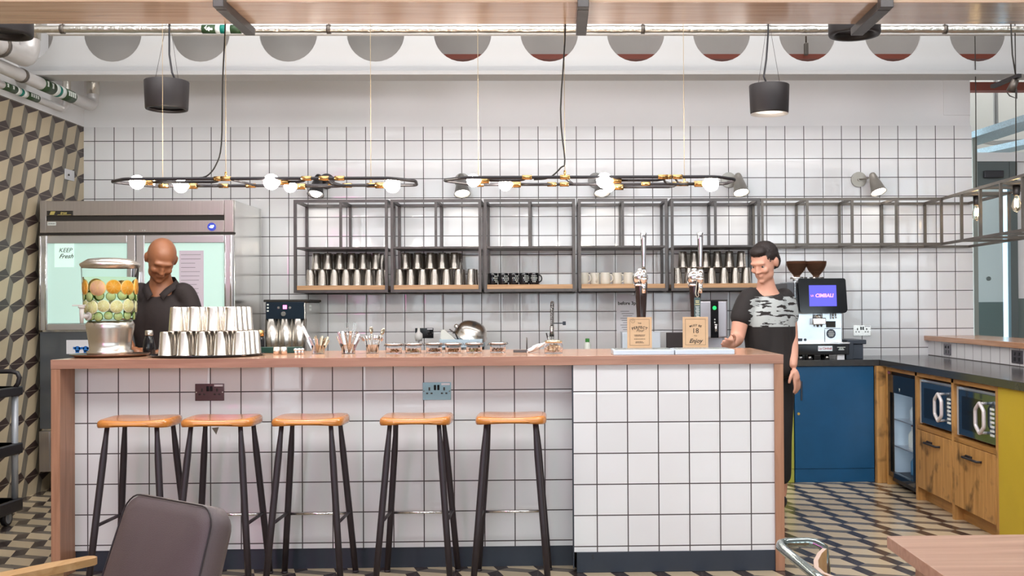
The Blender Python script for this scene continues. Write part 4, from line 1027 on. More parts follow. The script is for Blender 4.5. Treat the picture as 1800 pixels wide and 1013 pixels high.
# glass door undercounter fridge
t = thing('bar_fridge', 'black undercounter fridge with lit glass door in the side run', 'fridge', (XS, 7.24, 0))
fa, fc, fz0, fz1 = 6.955, 7.53, .03, .815
b = B().box(XS+.03, 2.86, fa, fa+.02, fz0, fz1).box(XS+.03, 2.86, fc-.02, fc, fz0, fz1).box(XS+.03, 2.86, fa+.02, fc-.02, fz1-.10, fz1).box(XS+.03, 2.86, fa+.02, fc-.02, fz0, fz0+.06).box(2.84, 2.86, fa+.02, fc-.02, fz0+.06, fz1-.10)
b.done('body', [M['black']], t)
B().box(2.835, 2.839, fa+.021, fc-.021, fz0+.061, fz1-.101).box(XS+.04, 2.834, fa+.0205, fa+.0225, fz0+.061, fz1-.101).box(XS+.04, 2.834, fc-.0225, fc-.0205, fz0+.061, fz1-.101).done('liner', mat('fridge_liner_glow', (.70, .78, .85), .4, emit=(.6, .78, 1), es=.03), t)  # liner emits faintly to imitate the interior lighting
B().box(XS+.05, XS+.065, fa+.03, fa+.045, .12, .68).done('light_strip', mat('fridge_light', (1, 1, 1), .3, emit=(.78, .9, 1), es=9), t)
d = B().box(XS, XS+.028, fa+.003, fa+.045, fz0+.04, fz1-.02).box(XS, XS+.028, fc-.045, fc-.003, fz0+.04, fz1-.02).box(XS, XS+.028, fa+.045, fc-.045, fz1-.145, fz1-.02).box(XS, XS+.028, fa+.045, fc-.045, fz0+.04, .105).done('door', M['blackgloss'], t)
B().box(XS+.008, XS+.014, fa+.045, fc-.045, .105, fz1-.145).done('pane', mat('fridge_pane', (.93, .97, 1), .02, trans=1, ior=1.05), d)
B().box(XS-.003, XS, fc-.06, fc-.005, fz1-.018, fz1+.0).done('label_strip', mat('fridge_sticker', (.2, .06, .10), .4), t)
B().prism([(-.012, .01), (.012, .01), (0, -.014)], .002, Matrix.Translation((XS-.0008, 7.27, .70)) @ Euler((PI/2, 0, PI/2)).to_matrix().to_4x4()).done('logo', M['lwhite'], d)
for zz in (.28, .47): B().box(XS+.04, 2.83, fa+.024, fc-.024, zz, zz+.006).done('wire_shelf', M['frame_frame'] if 'frame_frame' in M else M['fridge_frame'], t)
bc = [(.70, .75, .78), (.15, .35, .12), (.75, .10, .06), (.80, .80, .76), (.12, .3, .5)]
bt0 = None
for i, (x, y, zb, k) in enumerate(((2.47, 7.06, .286, 0), (2.47, 7.14, .286, 3), (2.47, 7.24, .286, 0), (2.48, 7.36, .286, 3), (2.47, 7.07, .0905, 2), (2.47, 7.15, .0905, 1), (2.48, 7.26, .0905, 1), (2.5, 7.38, .0905, 4), (2.47, 7.10, .476, 0), (2.47, 7.20, .476, 3), (2.48, 7.33, .476, 0))):
    bo = thing('bottle', '%s bottle inside the glass door fridge, %s shelf, %s from the microwaves' % (('clear', 'green', 'red', 'white', 'blue')[k], ('floor', 'middle', 'top')[0 if zb < .1 else (1 if zb < .3 else 2)], ordn(i % 4)), 'bottle', (x, y, zb), 'bottles in the small fridge')
    s_ = .82 if zb > .4 else 1
    B().lathe([(0, 0), (.030, 0), (.032, .006), (.032, .09*s_), (.013, .125*s_), (.012, .150*s_), (0, .150*s_)], (x, y, zb), n=20).done('body', mat('bottle_%s' % i, bc[k], .2), bo)
    B().cyl((x, y, zb+.150*s_), (x, y, zb+.165*s_), .0135, n=14).done('cap', M['lwhite'] if k != 3 else M['redoxide'], bo)
for yy in (fa+.05, fc-.05): B().cyl((XS+.08, yy, 0), (XS+.08, yy, fz0), .018, n=12).cyl((2.8, yy, 0), (2.8, yy, fz0), .018, n=12).done('foot', M['black'], t)

# ------------------------------------------------------------------ tall glass door fridge
FX0, FX1, FY, FZ = -3.655, -2.302, 7.50, 2.063
fr_ = thing('double_fridge', 'tall stainless double door fridge with misted glass doors beside the patterned wall', 'fridge', ((FX0+FX1)/2, 7.85, 0))
zf_ = lambda py: AY(240, py, FY).z
zh, zd1, zd0 = zf_(409), zf_(414), zf_(580)
B().box(FX0, FX1, FY+.03, 8.20, .16, FZ, b=.004).done('body', mat('fridge_side_lightened', (.72, .70, .66), .16, 1), fr_)  # steel lightened to imitate the tiles mirrored in the side
B().box(FX0, FX0+.045, FY, FY+.03, zh, FZ, b=.003).box(FX1-.065, FX1, FY, FY+.03, zh, FZ, b=.003).box(FX0+.045, FX1-.065, FY-.006, FY+.03, zf_(379), FZ-.004, b=.003).box(FX0+.045, FX1-.065, FY-.004, FY+.03, zh, zf_(388), b=.003).done('header', M['fridge_steel'], fr_)
B().box(FX0+.045, FX1-.065, FY+.006, FY+.03, zf_(388), zf_(379)).done('air_slot', M['ink'], fr_)
a, c = AY(83.5, 371, FY), AY(129, 379, FY)
bd = B().box(a.x, c.x, FY-.010, FY-.0065, c.z, a.z).done('badge', M['ink'], fr_)
mg = mat('badge_gold', (.55, .45, .14), .4)
B().text('true', .026, ((a.x+c.x)/2+.025, FY-.0108, (a.z+c.z)/2+.001), d=.0004, shear=.4, bold=.0008).prism([(-.012, -.012), (.020, -.012), (.030, .012), (-.002, .012)], .0006, Matrix.Translation((a.x+.03, FY-.0102, (a.z+c.z)/2)) @ Euler((PI/2, 0, 0)).to_matrix().to_4x4()).box(a.x+.075, c.x-.012, FY-.0108, FY-.010, c.z+.003, c.z+.006).done('badge_lettering', mg, bd)
a, c = AY(84, 390.5, FY), AY(99, 396.5, FY); sk = B().box(a.x, c.x, FY-.0055, FY-.0042, c.z, a.z).done('barcode_sticker', M['lwhite'], fr_)
b = B()
for k in range(9): b.box(a.x+.006+k*.0055, a.x+.0085+k*.0055, FY-.0062, FY-.0056, c.z+.008, a.z-.008)
b.done('barcode', M['ink'], sk)
c = AY(373, 399, FY); ds = B().cyl((c.x, FY-.014, c.z), (c.x, FY-.004, c.z), .029, n=32).done('temperature_display', mat('display_blue', (.03, .04, .22), .2, emit=(.05, .07, .5), es=.5), fr_)
B().text('-2F', .026, (c.x, FY-.0148, c.z), d=.0004, bold=.001).done('digits', mat('digit_glow', (.8, .95, 1), .3, emit=(.7, .9, 1), es=1.6), ds)
for px in (228, 232, 251, 255): 
    c = AY(px, 405.5, FY); B().ball((c.x, FY-.005, c.z), .004, n=8).done('status_light', M['lwhite'], fr_)
B().box(FX0-.004, FX1+.006, FY+.004, FY+.03, zf_(412.5), zh).done('hinge_strip', M['ink'], fr_)
dm = XA(240.5, FY, 480)
for k, (a, c) in enumerate(((FX0+.002, dm-.003), (dm+.003, FX1-.002))):
    d = B().box(a, a+.058, FY-.02, FY+.026, zd0, zd1, b=.004).box(c-.058, c, FY-.02, FY+.026, zd0, zd1, b=.004).box(a+.058, c-.058, FY-.02, FY+.026, zd1-.055, zd1, b=.004).box(a+.058, c-.058, FY-.02, FY+.026, zd0, zd0+.045, b=.004).done('door', M['fridge_frame'], fr_)
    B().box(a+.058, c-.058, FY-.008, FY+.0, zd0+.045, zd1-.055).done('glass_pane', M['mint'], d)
    for x_ in ((a+.012, a+.05) if k == 0 else (c-.05, c-.012)): B().cyl((x_, FY-.024, zd0+.004), (x_, FY-.024, zd1-.004), .004, n=8).done('door_trim', M['chrome'], d)
    hx = c-.020 if k == 0 else a+.020
    B().box(hx-.013, hx+.013, FY-.050, FY-.0205, zd0+.22, zd1-.26, b=.006).done('handle', M['lwhite'] if False else M['fridge_frame'], d)
    B().box(a+.062, c-.062, FY-.0095, FY-.0082, zd0+.046, zd0+.049).done('gasket', M['frame'], d)
# lower solid doors, grille and castors
for k, (a, c) in enumerate(((FX0+.002, dm-.003), (dm+.003, FX1-.002))):
    B().box(a, c, FY-.005, FY+.03, zf_(753), zf_(583), b=.004).done('lower_door', M['dark_steel_panel'], fr_)
B().box(FX0+.07, FX1-.002, FY+.0, FY+.03, zf_(828), zf_(757)).box(FX0, FX0+.07, FY-.01, FY+.03, zf_(828), zf_(757), b=.002).done('grille_panel', M['fridge_steel'], fr_)
b = B()
for k in range(9): b.box(FX0+.08, FX1-.05, FY-.004, FY-.0005, zf_(822)+k*.028, zf_(822)+k*.028+.014)
b.done('grille_slots', M['ink'], fr_)
for xx in (FX0+.10, FX1-.10):
    for yy in (FY+.08, 8.10):
        B().cyl((xx-.016, yy, .05), (xx+.016, yy, .05), .05, n=24).box(xx-.03, xx+.03, yy-.03, yy+.03, .10, .165).box(xx-.022, xx-.018, yy-.01, yy+.01, .05, .11).box(xx+.018, xx+.022, yy-.01, yy+.01, .05, .11).done('castor', M['black'], fr_)
# keep fresh sheet, menu sheet, picture sheet
a, c = AY(97, 427, FY), AY(131, 470, FY)
t = tag(B().box(a.x, c.x, FY-.0115, FY-.0088, c.z, a.z).done('notice_sheet', mat('mint_sheet_glow', (.66, .83, .76), .4, emit=(.6, .85, .76), es=.3), root=((a.x+c.x)/2, FY-.01, c.z)), 'small sheet reading keep fresh on the misted fridge door beside the patterned wall', 'notice')  # glow painted into the sheet, matching the backlit look of the pane
p = AY(116, 440.5, FY); q = AY(117, 451, FY)
t2_ = B().text('KEEP', .042, (p.x, FY-.0121, p.z), d=.0003, shear=.3).text('Fresh', .044, (q.x, FY-.0121, q.z), d=.0003, shear=.5, bold=.0005).done('printed_text', M['ink']); t2_.parent = t; t2_.location = -t.location
a, c = AY(316, 441, FY), AY(359, 560, FY)
t = tag(B().box(a.x, c.x, FY-.0115, FY-.0088, c.z, a.z).done('menu_sheet', M['pinkpaper'], root=((a.x+c.x)/2, FY-.01, c.z)), 'tall pale menu sheet on the fridge door behind the bowed bartender', 'notice')
b = B(); rnd = random.Random(2)
for k in range(15):
    z = a.z-.03-k*.030; w = rnd.uniform(.7, .95)*(c.x-a.x); b.box(a.x+.012, a.x+w-.01, FY-.0120, FY-.0114, z, z+.0022)
o = b.done('printed_lines', M['ink']); o.parent = t; o.location = -t.location
a, c = AY(117.5, 598, FY), AY(160, 622, FY)
t = tag(B().box(a.x, c.x, FY-.0075, FY-.0055, c.z, a.z).done('picture_sheet', M['paperw'], root=((a.x+c.x)/2, FY-.007, c.z)), 'white sheet with blue blots on the lower fridge door behind the dispenser', 'notice')
b = B()
for px in (137, 151.5, ): 
    p = AY(px, 613.5, FY)
    b.cyl((p.x, FY-.0085, p.z), (p.x, FY-.0075, p.z), .020, n=14).box(p.x-.030, p.x-.01, FY-.0085, FY-.0075, p.z-.002, p.z+.014).box(p.x+.008, p.x+.028, FY-.0085, FY-.0075, p.z-.004, p.z+.012).box(p.x-.014, p.x+.012, FY-.0085, FY-.0075, p.z-.028, p.z-.01)
o = b.done('blue_blots', mat('blot_blue', (.02, .17, .55), .5)); o.parent = t; o.location = -t.location

# switch plate on the patterned wall
t = thing('wall_switch', 'small metal switch plate on the patterned wall above the fridge', 'switch', (XL, 8.04, 2.31))
B().box(XL+.0005, XL+.008, 7.965, 8.115, 2.272, 2.352, b=.002).done('plate', M['fridge_frame'], t)
B().cyl((XL+.008, 8.02, 2.31), (XL+.012, 8.02, 2.31), .008, n=14).done('key_hole', M['ink'], t)

# ------------------------------------------------------------------ on the back worktop
def mk(px, py, Y): return AY(px, py, Y)
# bean grinder / soft ice unit
Yg = 7.72; a, c = mk(464, 527, Yg), mk(536, 625, Yg)
x0, x1, z1 = a.x, c.x, a.z
t = thing('drinks_machine', 'brushed steel and black counter machine with round knob beside the tall fridge', 'drinks machine', ((x0+x1)/2, 7.95, ZW))
B().box(x0+.004, x1+.0, Yg+.02, 8.22, ZW, z1-.018, b=.008).done('body', M['steel'], t)
B().box(x0-.006, x1+.006, Yg+.005, 8.225, z1-.018, z1, b=.005).done('top_plate', M['ink'], t)
zp = mk(500, 561, Yg).z
fp = B().box(x0+.014, x1-.006, Yg-.004, Yg+.02, zp, z1-.019, b=.002).done('control_panel', mat('panel_gloss', (.03, .045, .065), .10, .3), t)
for k in (.17, .5, .83):
    xx = x0+(x1-x0)*k; B().cyl((xx, Yg+.045, ZW+.01), (xx, Yg+.045, zp), .052, n=32).done('cylinder', M['steel_v'], t)
p = mk(499, 552, Yg); B().cyl((p.x, Yg-.018, p.z), (p.x, Yg-.004, p.z), .017, n=24).done('knob', M['steel'], fp)
p = mk(501, 540, Yg); B().box(p.x-.014, p.x+.014, Yg-.006, Yg-.004, p.z-.014, p.z+.014).done('pink_button', mat('pink_led', (.9, .2, .5), .3, emit=(1, .22, .6), es=1.3), fp)
for px in (490, 510): 
    p = mk(px, 541, Yg); B().cyl((p.x, Yg-.006, p.z), (p.x, Yg-.004, p.z), .009, n=14).done('button', M['steel'], fp)
b = B()
for py in (536, 541.5, 547): 
    p = mk(471, py, Yg); b.box(p.x-.006, p.x+.007, Yg-.006, Yg-.004, p.z-.005, p.z+.006)
b.done('icons', M['lwhite'], fp)
zz = B()
for k in (538, 544): 
    p = mk(547, k, 7.9); zz.box(x1+.0005, x1+.0015, 7.86, 7.92, p.z-.01, p.z+.008)
zz.done('side_label', M['lwhite'], t)

# dish rack with upturned bowl and bits
Yd = 7.95; a, c = mk(776, 596, Yd), mk(850, 625, Yd)
t = thing('dish_rack', 'pale blue dish rack on the back worktop under the upturned bowl', 'dish rack', ((a.x+c.x)/2, Yd, ZW))
zr = a.z
B().box(a.x, c.x, 7.80, 7.81, zr-.06, zr, b=.002).box(a.x, c.x, 8.10, 8.11, zr-.06, zr, b=.002).box(a.x, a.x+.01, 7.81, 8.10, zr-.06, zr).box(c.x-.01, c.x, 7.81, 8.10, zr-.06, zr).box(a.x, c.x, 7.81, 8.10, zr-.062, zr-.058).done('basket', mat('rack_blue', (.48, .60, .68), .4), t)
for xx in (a.x+.012, c.x-.012):
    for yy in (7.815, 8.095): B().cyl((xx, yy, ZW), (xx, yy, zr-.06), .008, n=10).done('leg', M['frame'], t)
bw = mk(828, 588, Yd); R_ = .122
Mx = Matrix.Translation((bw.x, Yd, bw.z+.0)) @ Euler((math.radians(22), math.radians(18), 0), 'XYZ').to_matrix().to_4x4()
o = B().lathe([(0, .092), (.05, .090), (.09, .072), (.113, .04), (.121, .0), (.126, -.002), (.126, -.004), (.118, -.002), (.110, .038), (.087, .069), (.05, .087), (0, .089)], n=44, M=Mx).done('mixing_bowl', M['steel_v'], root=(bw.x, Yd, bw.z)); tag(o, 'upturned steel mixing bowl leaning on the dish rack', 'bowl')
p = mk(783, 590, 7.92); o = B().prism([(-.035, -.03), (.075, -.03), (.05, -.005), (-.01, .045), (-.03, .04)], .05, Matrix.Translation((p.x, 7.95, p.z)) @ Euler((PI/2, 0, 0)).to_matrix().to_4x4()).done('chopping_board', mat('white_board', (.78, .78, .72), .5)); tag(o, 'white corner of a board sticking out of the dish rack', 'chopping board')
p = mk(802, 574, 7.95); o = B().cyl((p.x, 7.95, p.z), (p.x+.05, 7.97, p.z-.075), .006, n=8).ball((p.x, 7.95, p.z), .018, n=14).done('ladle', M['chrome'], root=(p.x, 7.95, p.z)); tag(o, 'ladle handle with a round dark end beside the upturned bowl', 'ladle')
p = mk(793, 579, 7.95); o = B().tube([(p.x-.01, 7.93, p.z), (p.x+.03, 7.95, p.z-.03), (p.x+.05, 7.97, p.z-.075)], .005, n=8).tube([(p.x+.015, 7.93, p.z-.03), (p.x+.045, 7.95, p.z-.015)], .004, n=8).done('kitchen_tongs', M['frame'], root=(p.x, 7.95, p.z)); tag(o, 'dark kitchen tongs sticking up from the dish rack', 'tongs')
# clear jug outline against the tiles
p = mk(736, 588, 7.9); o = B().lathe([(.0, 0), (.024, 0), (.030, .028), (.028, .055), (.012, .068), (.008, .1), (.0, .1)], (p.x, 7.9, p.z-.05), n=20).cyl((p.x, 7.9, ZW), (p.x, 7.9, p.z-.05), .006, n=8).done('pizza_paddle', mat('pale_grey_plastic', (.62, .60, .58), .5), root=(p.x, 7.9, ZW)); o.name = 'brush'; tag(o, 'pale rounded brush head standing before the black wall socket', 'brush')

# spring neck tap
p = mk(969, 533, 7.9); q = mk(971, 600, 7.9)
t = thing('sink_tap', 'tall dark spring neck kitchen tap on the back worktop', 'tap', (q.x, 7.95, ZW))
B().cyl((q.x, 7.95, ZW), (q.x, 7.95, q.z), .022, n=18).box(q.x-.036, q.x-.016, 7.93, 7.95, q.z-.03, q.z+.03, b=.004).done('base', M['steel'], t)
pts = [(q.x, 7.95, q.z+.01*k) for k in range(int((p.z-q.z-.04)/.01))]
for k in range(9):
    a_ = PI*k/8; pts.append((q.x-.0, 7.95-.05+.05*math.cos(a_), p.z-.045+.045*math.sin(a_)))
pts += [(q.x-.004, 7.85, p.z-.05-.02*k) for k in range(7)]
hel = []
P = [Vector(v) for v in pts]
B().tube(pts, .009, n=10).done('hose', M['frame'], t)
b = B()
for i in range(0, len(P)-1):
    for s_ in (0, .5):
        c = P[i].lerp(P[i+1], s_); d = (P[i+1]-P[i]).normalized(); b.cyl(c-d*.0016, c+d*.0016, .0145, n=12)
b.done('spring', M['chrome'], t)
B().cyl((q.x-.004, 7.85, p.z-.17), (q.x-.004, 7.85, p.z-.25), .013, .018, n=14).done('spray_head', M['steel'], t)
h = mk(990, 568.5, 7.93); B().cyl((q.x, 7.95, h.z), (h.x, 7.93, h.z), .004, n=8).box(h.x-.004, h.x+.020, 7.915, 7.945, h.z-.014, h.z+.014, b=.003).done('holder_arm', M['skirt'], t)
B().tube([(q.x-.03, 7.95, q.z+.0), (q.x-.045, 7.93, q.z+.06)], .005, n=8).done('lever', M['frame'], t)
# green topped bottle
p = mk(1032.5, 598.5, 7.85)
t = thing('washing_up_bottle', 'pale bottle with green cap on the back worktop', 'bottle', (p.x, 7.85, ZW))
B().lathe([(0, 0), (.030, 0), (.032, .01), (.026, p.z-ZW-.03), (.014, p.z-ZW-.012), (0, p.z-ZW-.012)], (p.x, 7.85, ZW), n=22).done('body', mat('pale_liquid', (.62, .64, .58), .3), t)
B().box(p.x-.015, p.x+.015, 7.835, 7.865, p.z-.0135, p.z+.014, b=.004).done('cap', mat('cap_green', (.03, .20, .02), .4), t)
# poster behind the first beer tap
a, c = mk(1083.5, 519, YW), mk(1120, 586, YW)
t = tag(B().box(a.x, c.x, YW-.004, YW-.001, c.z, a.z).done('wall_poster', M['paperw'], root=((a.x+c.x)/2, YW-.002, c.z)), 'white poster taped to the tiles behind the first beer tap', 'poster')
p = mk(1105, 533.5, YW); b = B().text('before 3pm', .036, (p.x, YW-.0048, p.z), d=.0004, bold=.001)
for k in range(10): b.box(a.x+.03+.01*(k % 3), a.x+.10+.012*((k*3) % 4), YW-.0048, YW-.0042, a.z-.13-k*.018, a.z-.127-k*.018)
o = b.done('printed_text', M['ink']); o.parent = t; o.location = -t.location
# white box and dark tablet behind the cards
a, c = mk(1093, 584, 7.9), mk(1160, 620, 7.9)
o = B().box(a.x, c.x, 7.85, 8.05, ZW, a.z, b=.004).done('storage_box', mat('box_pale_blue', (.62, .68, .74), .5), root=((a.x+c.x)/2, 7.95, ZW)); tag(o, 'pale blue white box on the back worktop behind the perfect pour card', 'box')
a, c = mk(1172, 585, 7.85), mk(1206, 620, 7.85)
o = B().box(a.x, c.x, 7.85, 7.90, ZW, a.z, b=.003).done('chopping_board', mat('board_dark', (.035, .025, .025), .5), root=((a.x+c.x)/2, 7.87, ZW)); o.name = 'serving_slate'; tag(o, 'dark slate board standing between the two kraft cards', 'board')
# hot water boiler
Yo = 7.8; a, c = mk(1232, 527.5, Yo), mk(1279, 612, Yo)
t = thing('water_boiler', 'steel water boiler with black tap panel and green light behind the second beer tap', 'water boiler', ((a.x+c.x)/2, 7.95, ZW))
zb = mk(1250, 594, Yo).z
B().box(a.x-.02, c.x, Yo, 8.15, zb, a.z-.006, b=.012).box(a.x+.0, c.x-.02, Yo+.09, 8.12, ZW, zb, b=.004).done('body', mat('boiler_steel', (.62, .58, .62), .28, .7), t)
B().box(a.x-.022, c.x+.002, Yo-.003, 8.152, a.z-.006, a.z, b=.002).done('lid', M['ink'], t)
pa, pc = mk(1248.5, 529, Yo), mk(1263, 594, Yo)
pn = B().box(pa.x, pc.x, Yo-.012, Yo, pc.z, pa.z, b=.003).done('tap_panel', M['blackgloss'], t)
p = mk(1255.5, 541.5, Yo); B().cyl((p.x, Yo-.014, p.z), (p.x, Yo-.0122, p.z), .014, n=20).done('green_light', mat('led_green', (0, .3, .05), .3, emit=(.02, .9, .12), es=1.2), pn)
for py, r in ((562, .006), (567, .006)):
    p = mk(1256, py, Yo); B().ball((p.x, Yo-.014, p.z), r, n=10).done('indicator', M['lwhite'], pn)
p = mk(1257, 575, Yo); B().cyl((p.x, Yo-.012, p.z), (p.x, Yo-.05, p.z), .009, n=12).cyl((p.x, Yo-.05, p.z+.01), (p.x, Yo-.05, p.z-.035), .009, n=12).cyl((p.x-.012, Yo-.05, p.z+.016), (p.x+.012, Yo-.05, p.z+.016), .006, n=10).done('tap', M['chrome'], pn)
B().box(a.x-.02, c.x, Yo-.06, Yo+.085, ZW, ZW+.02, b=.003).done('drip_tray', M['steel'], t)

# ------------------------------------------------------------------ coffee machine
Yc = 7.74; X_ = lambda px: XA(px, Yc, 560); Zc = lambda py: AY(1435, py, Yc).z
t = thing('coffee_machine', 'large silver coffee machine with a tilted black touch screen and two bean hoppers', 'coffee machine', (X_(1437), 7.95, ZW))
xa_, xb_ = X_(1396), X_(1481)
zb0, zb1 = Zc(604), Zc(494)
B().box(xa_, xb_, Yc, 8.24, zb0, zb1, b=.008).done('body', mat('cool_silver', (.66, .70, .74), .24, .85, noise=.18, nscale=9), t)
B().box(X_(1383), xa_-.001, Yc-.02, 8.22, ZW+.0, Zc(497), b=.004).done('side_unit', mat('side_unit_grey', (.10, .105, .12), .4), t)
B().box(X_(1391), X_(1486), Yc-.10, 8.22, Zc(623), zb0-.001, b=.006).done('base', M['blackgloss'], t)
B().box(X_(1391), X_(1486), Yc-.115, Yc-.02, zb0-.002, zb0+.012, b=.003).done('cup_tray', M['chrome'], t)
for px in (1404, 1420, 1450, 1470):
    B().cyl((X_(px), Yc-.05, ZW), (X_(px), Yc-.05, Zc(623)), .018, .014, n=16).cyl((X_(px), 8.15, ZW), (X_(px), 8.15, Zc(623)), .018, n=12).done('foot', M['chrome'], t)
# badge on the base
xm = X_(1444); zz = Zc(612)
bg = B().box(X_(1431.5), X_(1456.5), Yc-.104, Yc-.101, Zc(616.5), Zc(607.5), b=.001).done('badge', M['fridge_frame'], t)
B().text('La Cimbali', .024, (xm, Yc-.1046, zz), d=.0004, bold=.0004, space=.95).done('badge_lettering', mat('badge_red', (.35, .02, .03), .4), bg)
B().text('\u2261\u2261', .03, (X_(1472), Yc-.1015, zz), d=.0005).box(X_(1465), X_(1479), Yc-.102, Yc-.1005, zz+.006, zz+.010).box(X_(1467), X_(1477), Yc-.102, Yc-.1005, zz-.012, zz-.008).done('model_lettering', M['lwhite'], t)
# screen
zc_ = (Zc(491)+Zc(552))/2; hs = (Zc(491)-Zc(552))/2; ws = (X_(1483.5)-X_(1399))/2; xc_ = (X_(1483.5)+X_(1399))/2
SM = Matrix.Translation((xc_, Yc-.045, zc_)) @ Euler((math.radians(-6), 0, 0)).to_matrix().to_4x4()
rr = []
for (sx, sz, r, kx) in ((1, 1, .018, .965), (-1, 1, .018, 1.0), (-1, -1, .03, .955), (1, -1, .03, 1.0)):
    cx_, cz_ = sx*(ws*kx-r), sz*(hs-r); a0 = {(1, 1): 0, (-1, 1): 90, (-1, -1): 180, (1, -1): 270}[(sx, sz)]
    for k in range(6): a_ = math.radians(a0+90*k/5); rr.append((cx_+r*math.cos(a_), cz_+r*math.sin(a_)))
Rx = Euler((PI/2, 0, 0)).to_matrix().to_4x4()
sc = B().prism(rr, .045, SM @ Rx, smooth=False).done('touch_screen', M['blackgloss'], t)
cx_ = xc_+.002; 
wsc, hsc = ws*.56, hs*.60
B().box(-wsc, wsc, -.0475, -.0455, -hsc, hsc, M=SM).done('display', mat('display_violet', (.03, .03, .3), .2, emit=(.075, .07, .62), es=1.0), sc)
def on(v): return SM @ Vector(v)
ux = (SM.to_3x3() @ Vector((1, 0, 0))); uz = (SM.to_3x3() @ Vector((0, 0, 1)))
B().text('LA', .018, on((-wsc*.78, -.0482, 0)), ux, uz, d=.0005).text('CIMBALI', .036, on((wsc*.10, -.0482, 0)), ux, uz, d=.0005, bold=.0006, shear=.15).done('screen_lettering', mat('screen_pink', (1, .2, .6), .3, emit=(1, .25, .68), es=1.4), sc)
# brew spouts, knock hole, round plate
B().box(X_(1425), X_(1449), Yc-.06, Yc, Zc(571), Zc(559), b=.008).cyl((X_(1437), Yc-.03, Zc(559)), (X_(1437), Yc-.03, Zc(553)), .03, n=20).done('spout_head', M['chrome'], t)
for px in (1434, 1441): B().cyl((X_(px), Yc-.045, Zc(571)), (X_(px), Yc-.045, Zc(575)), .009, .005, n=12).done('spout', M['frame'], t)
B().box(X_(1452), X_(1468.5), Yc-.006, Yc+.0, Zc(576), Zc(565), b=.003).done('waste_chute', M['ink'], t)
pl = B().cyl((X_(1460.5), Yc-.003, Zc(587)), (X_(1460.5), Yc+.0, Zc(587)), .034, n=36).done('round_plate', M['skirt'], t)
b = B()
for k in range(5): b.box(X_(1460.5)-.024+.004*abs(k-2), X_(1460.5)+.024-.004*abs(k-2), Yc-.0042, Yc-.003, Zc(587)-.019+k*.009, Zc(587)-.016+k*.009)
b.done('plate_print', M['lwhite'], pl)
B().box(X_(1449), X_(1450), Yc-.002, Yc, Zc(603), Zc(580)).box(X_(1449), X_(1478), Yc-.002, Yc, Zc(578.5), Zc(577.5)).done('panel_seam', M['frame'], t)
B().box(X_(1402), X_(1410), Yc-.003, Yc, Zc(600), Zc(595), b=.001).done('service_window', M['skirt'], t)
B().cyl((X_(1415), Yc-.004, Zc(597.5)), (X_(1415), Yc, Zc(597.5)), .010, n=18).done('power_button', M['skirt'], t)
B().tube([(X_(1462), Yc-.03, Zc(552)), (X_(1462), Yc-.035, Zc(561))], .006, n=8).tube([(X_(1467), Yc-.03, Zc(552)), (X_(1467), Yc-.035, Zc(560))], .006, n=8).done('steam_wand', M['chrome'], t)
# hoppers
for k, px in enumerate((1399.5, 1433.5)):
    Yh = 7.95; x = XA(px+1, Yh, 480); zt2, zb2 = AY(px, 459.5, Yh).z, AY(px, 491, Yh).z; r = 18.5/(1852.5/Yh)
    zu = zt2-.10
    hp = B().lathe([(r*.28, -.125), (r*.32, -.108), (r*.74, -.070), (r*.95, -.035), (r, -.012), (r, 0), (r*.95, 0), (r*.95, -.012), (r*.90, -.035), (r*.69, -.066), (r*.25, -.102)], (x, Yh, zt2), n=36).done('bean_hopper', mat('smoked_hopper_%d' % k, (.30, .16, .10), .06, .0, trans=.8, ior=1.1), t)
    B().lathe([(0, -.108), (r*.26, -.104), (r*.66, -.068), (r*.88, -.035), (r*.92, -.018), (0, -.012)], (x, Yh, zt2), n=30).done('coffee_beans', mat('beans_%d' % k, (.055, .022, .012), .4, bump=1, bscale=90), hp)
    B().cyl((x, Yh, zb1), (x, Yh, zt2-.12), .032, n=22).cyl((x, Yh, zt2-.135), (x, Yh, zt2-.120), .052, n=26).done('hopper_neck', M['chrome'], t)
for k in range(4):
    x = X_(1420+k*10); B().cyl((x, Yc+.06, zb1), (x, Yc+.06, zb1+.03), .012, n=12).done('cup_rail_post', M['frame'], t)
# knock box / side bin
x0, x1 = X_(1484), X_(1522)
t = thing('knock_box', 'dark grey stepped bin standing beside the coffee machine', 'bin', ((x0+x1)/2, 7.85, ZW))
B().box(X_(1489), X_(1517), 7.74, 8.05, ZW, Zc(606), b=.004).box(X_(1484), X_(1497), 7.70, 7.80, ZW, Zc(603), b=.003).done('body', M['skirt'], t)
B().box(X_(1489)-.004, X_(1522), 7.73, 8.06, Zc(606)+.001, Zc(598), b=.006).done('lid', M['skirt'], t)
o = B().box(X_(1466), X_(1479), 7.66, 7.68, ZW, ZW+.06, b=.002).done('price_card', M['paperw'], root=(X_(1472), 7.67, ZW)); tag(o, 'small white card standing under the coffee machine', 'card')

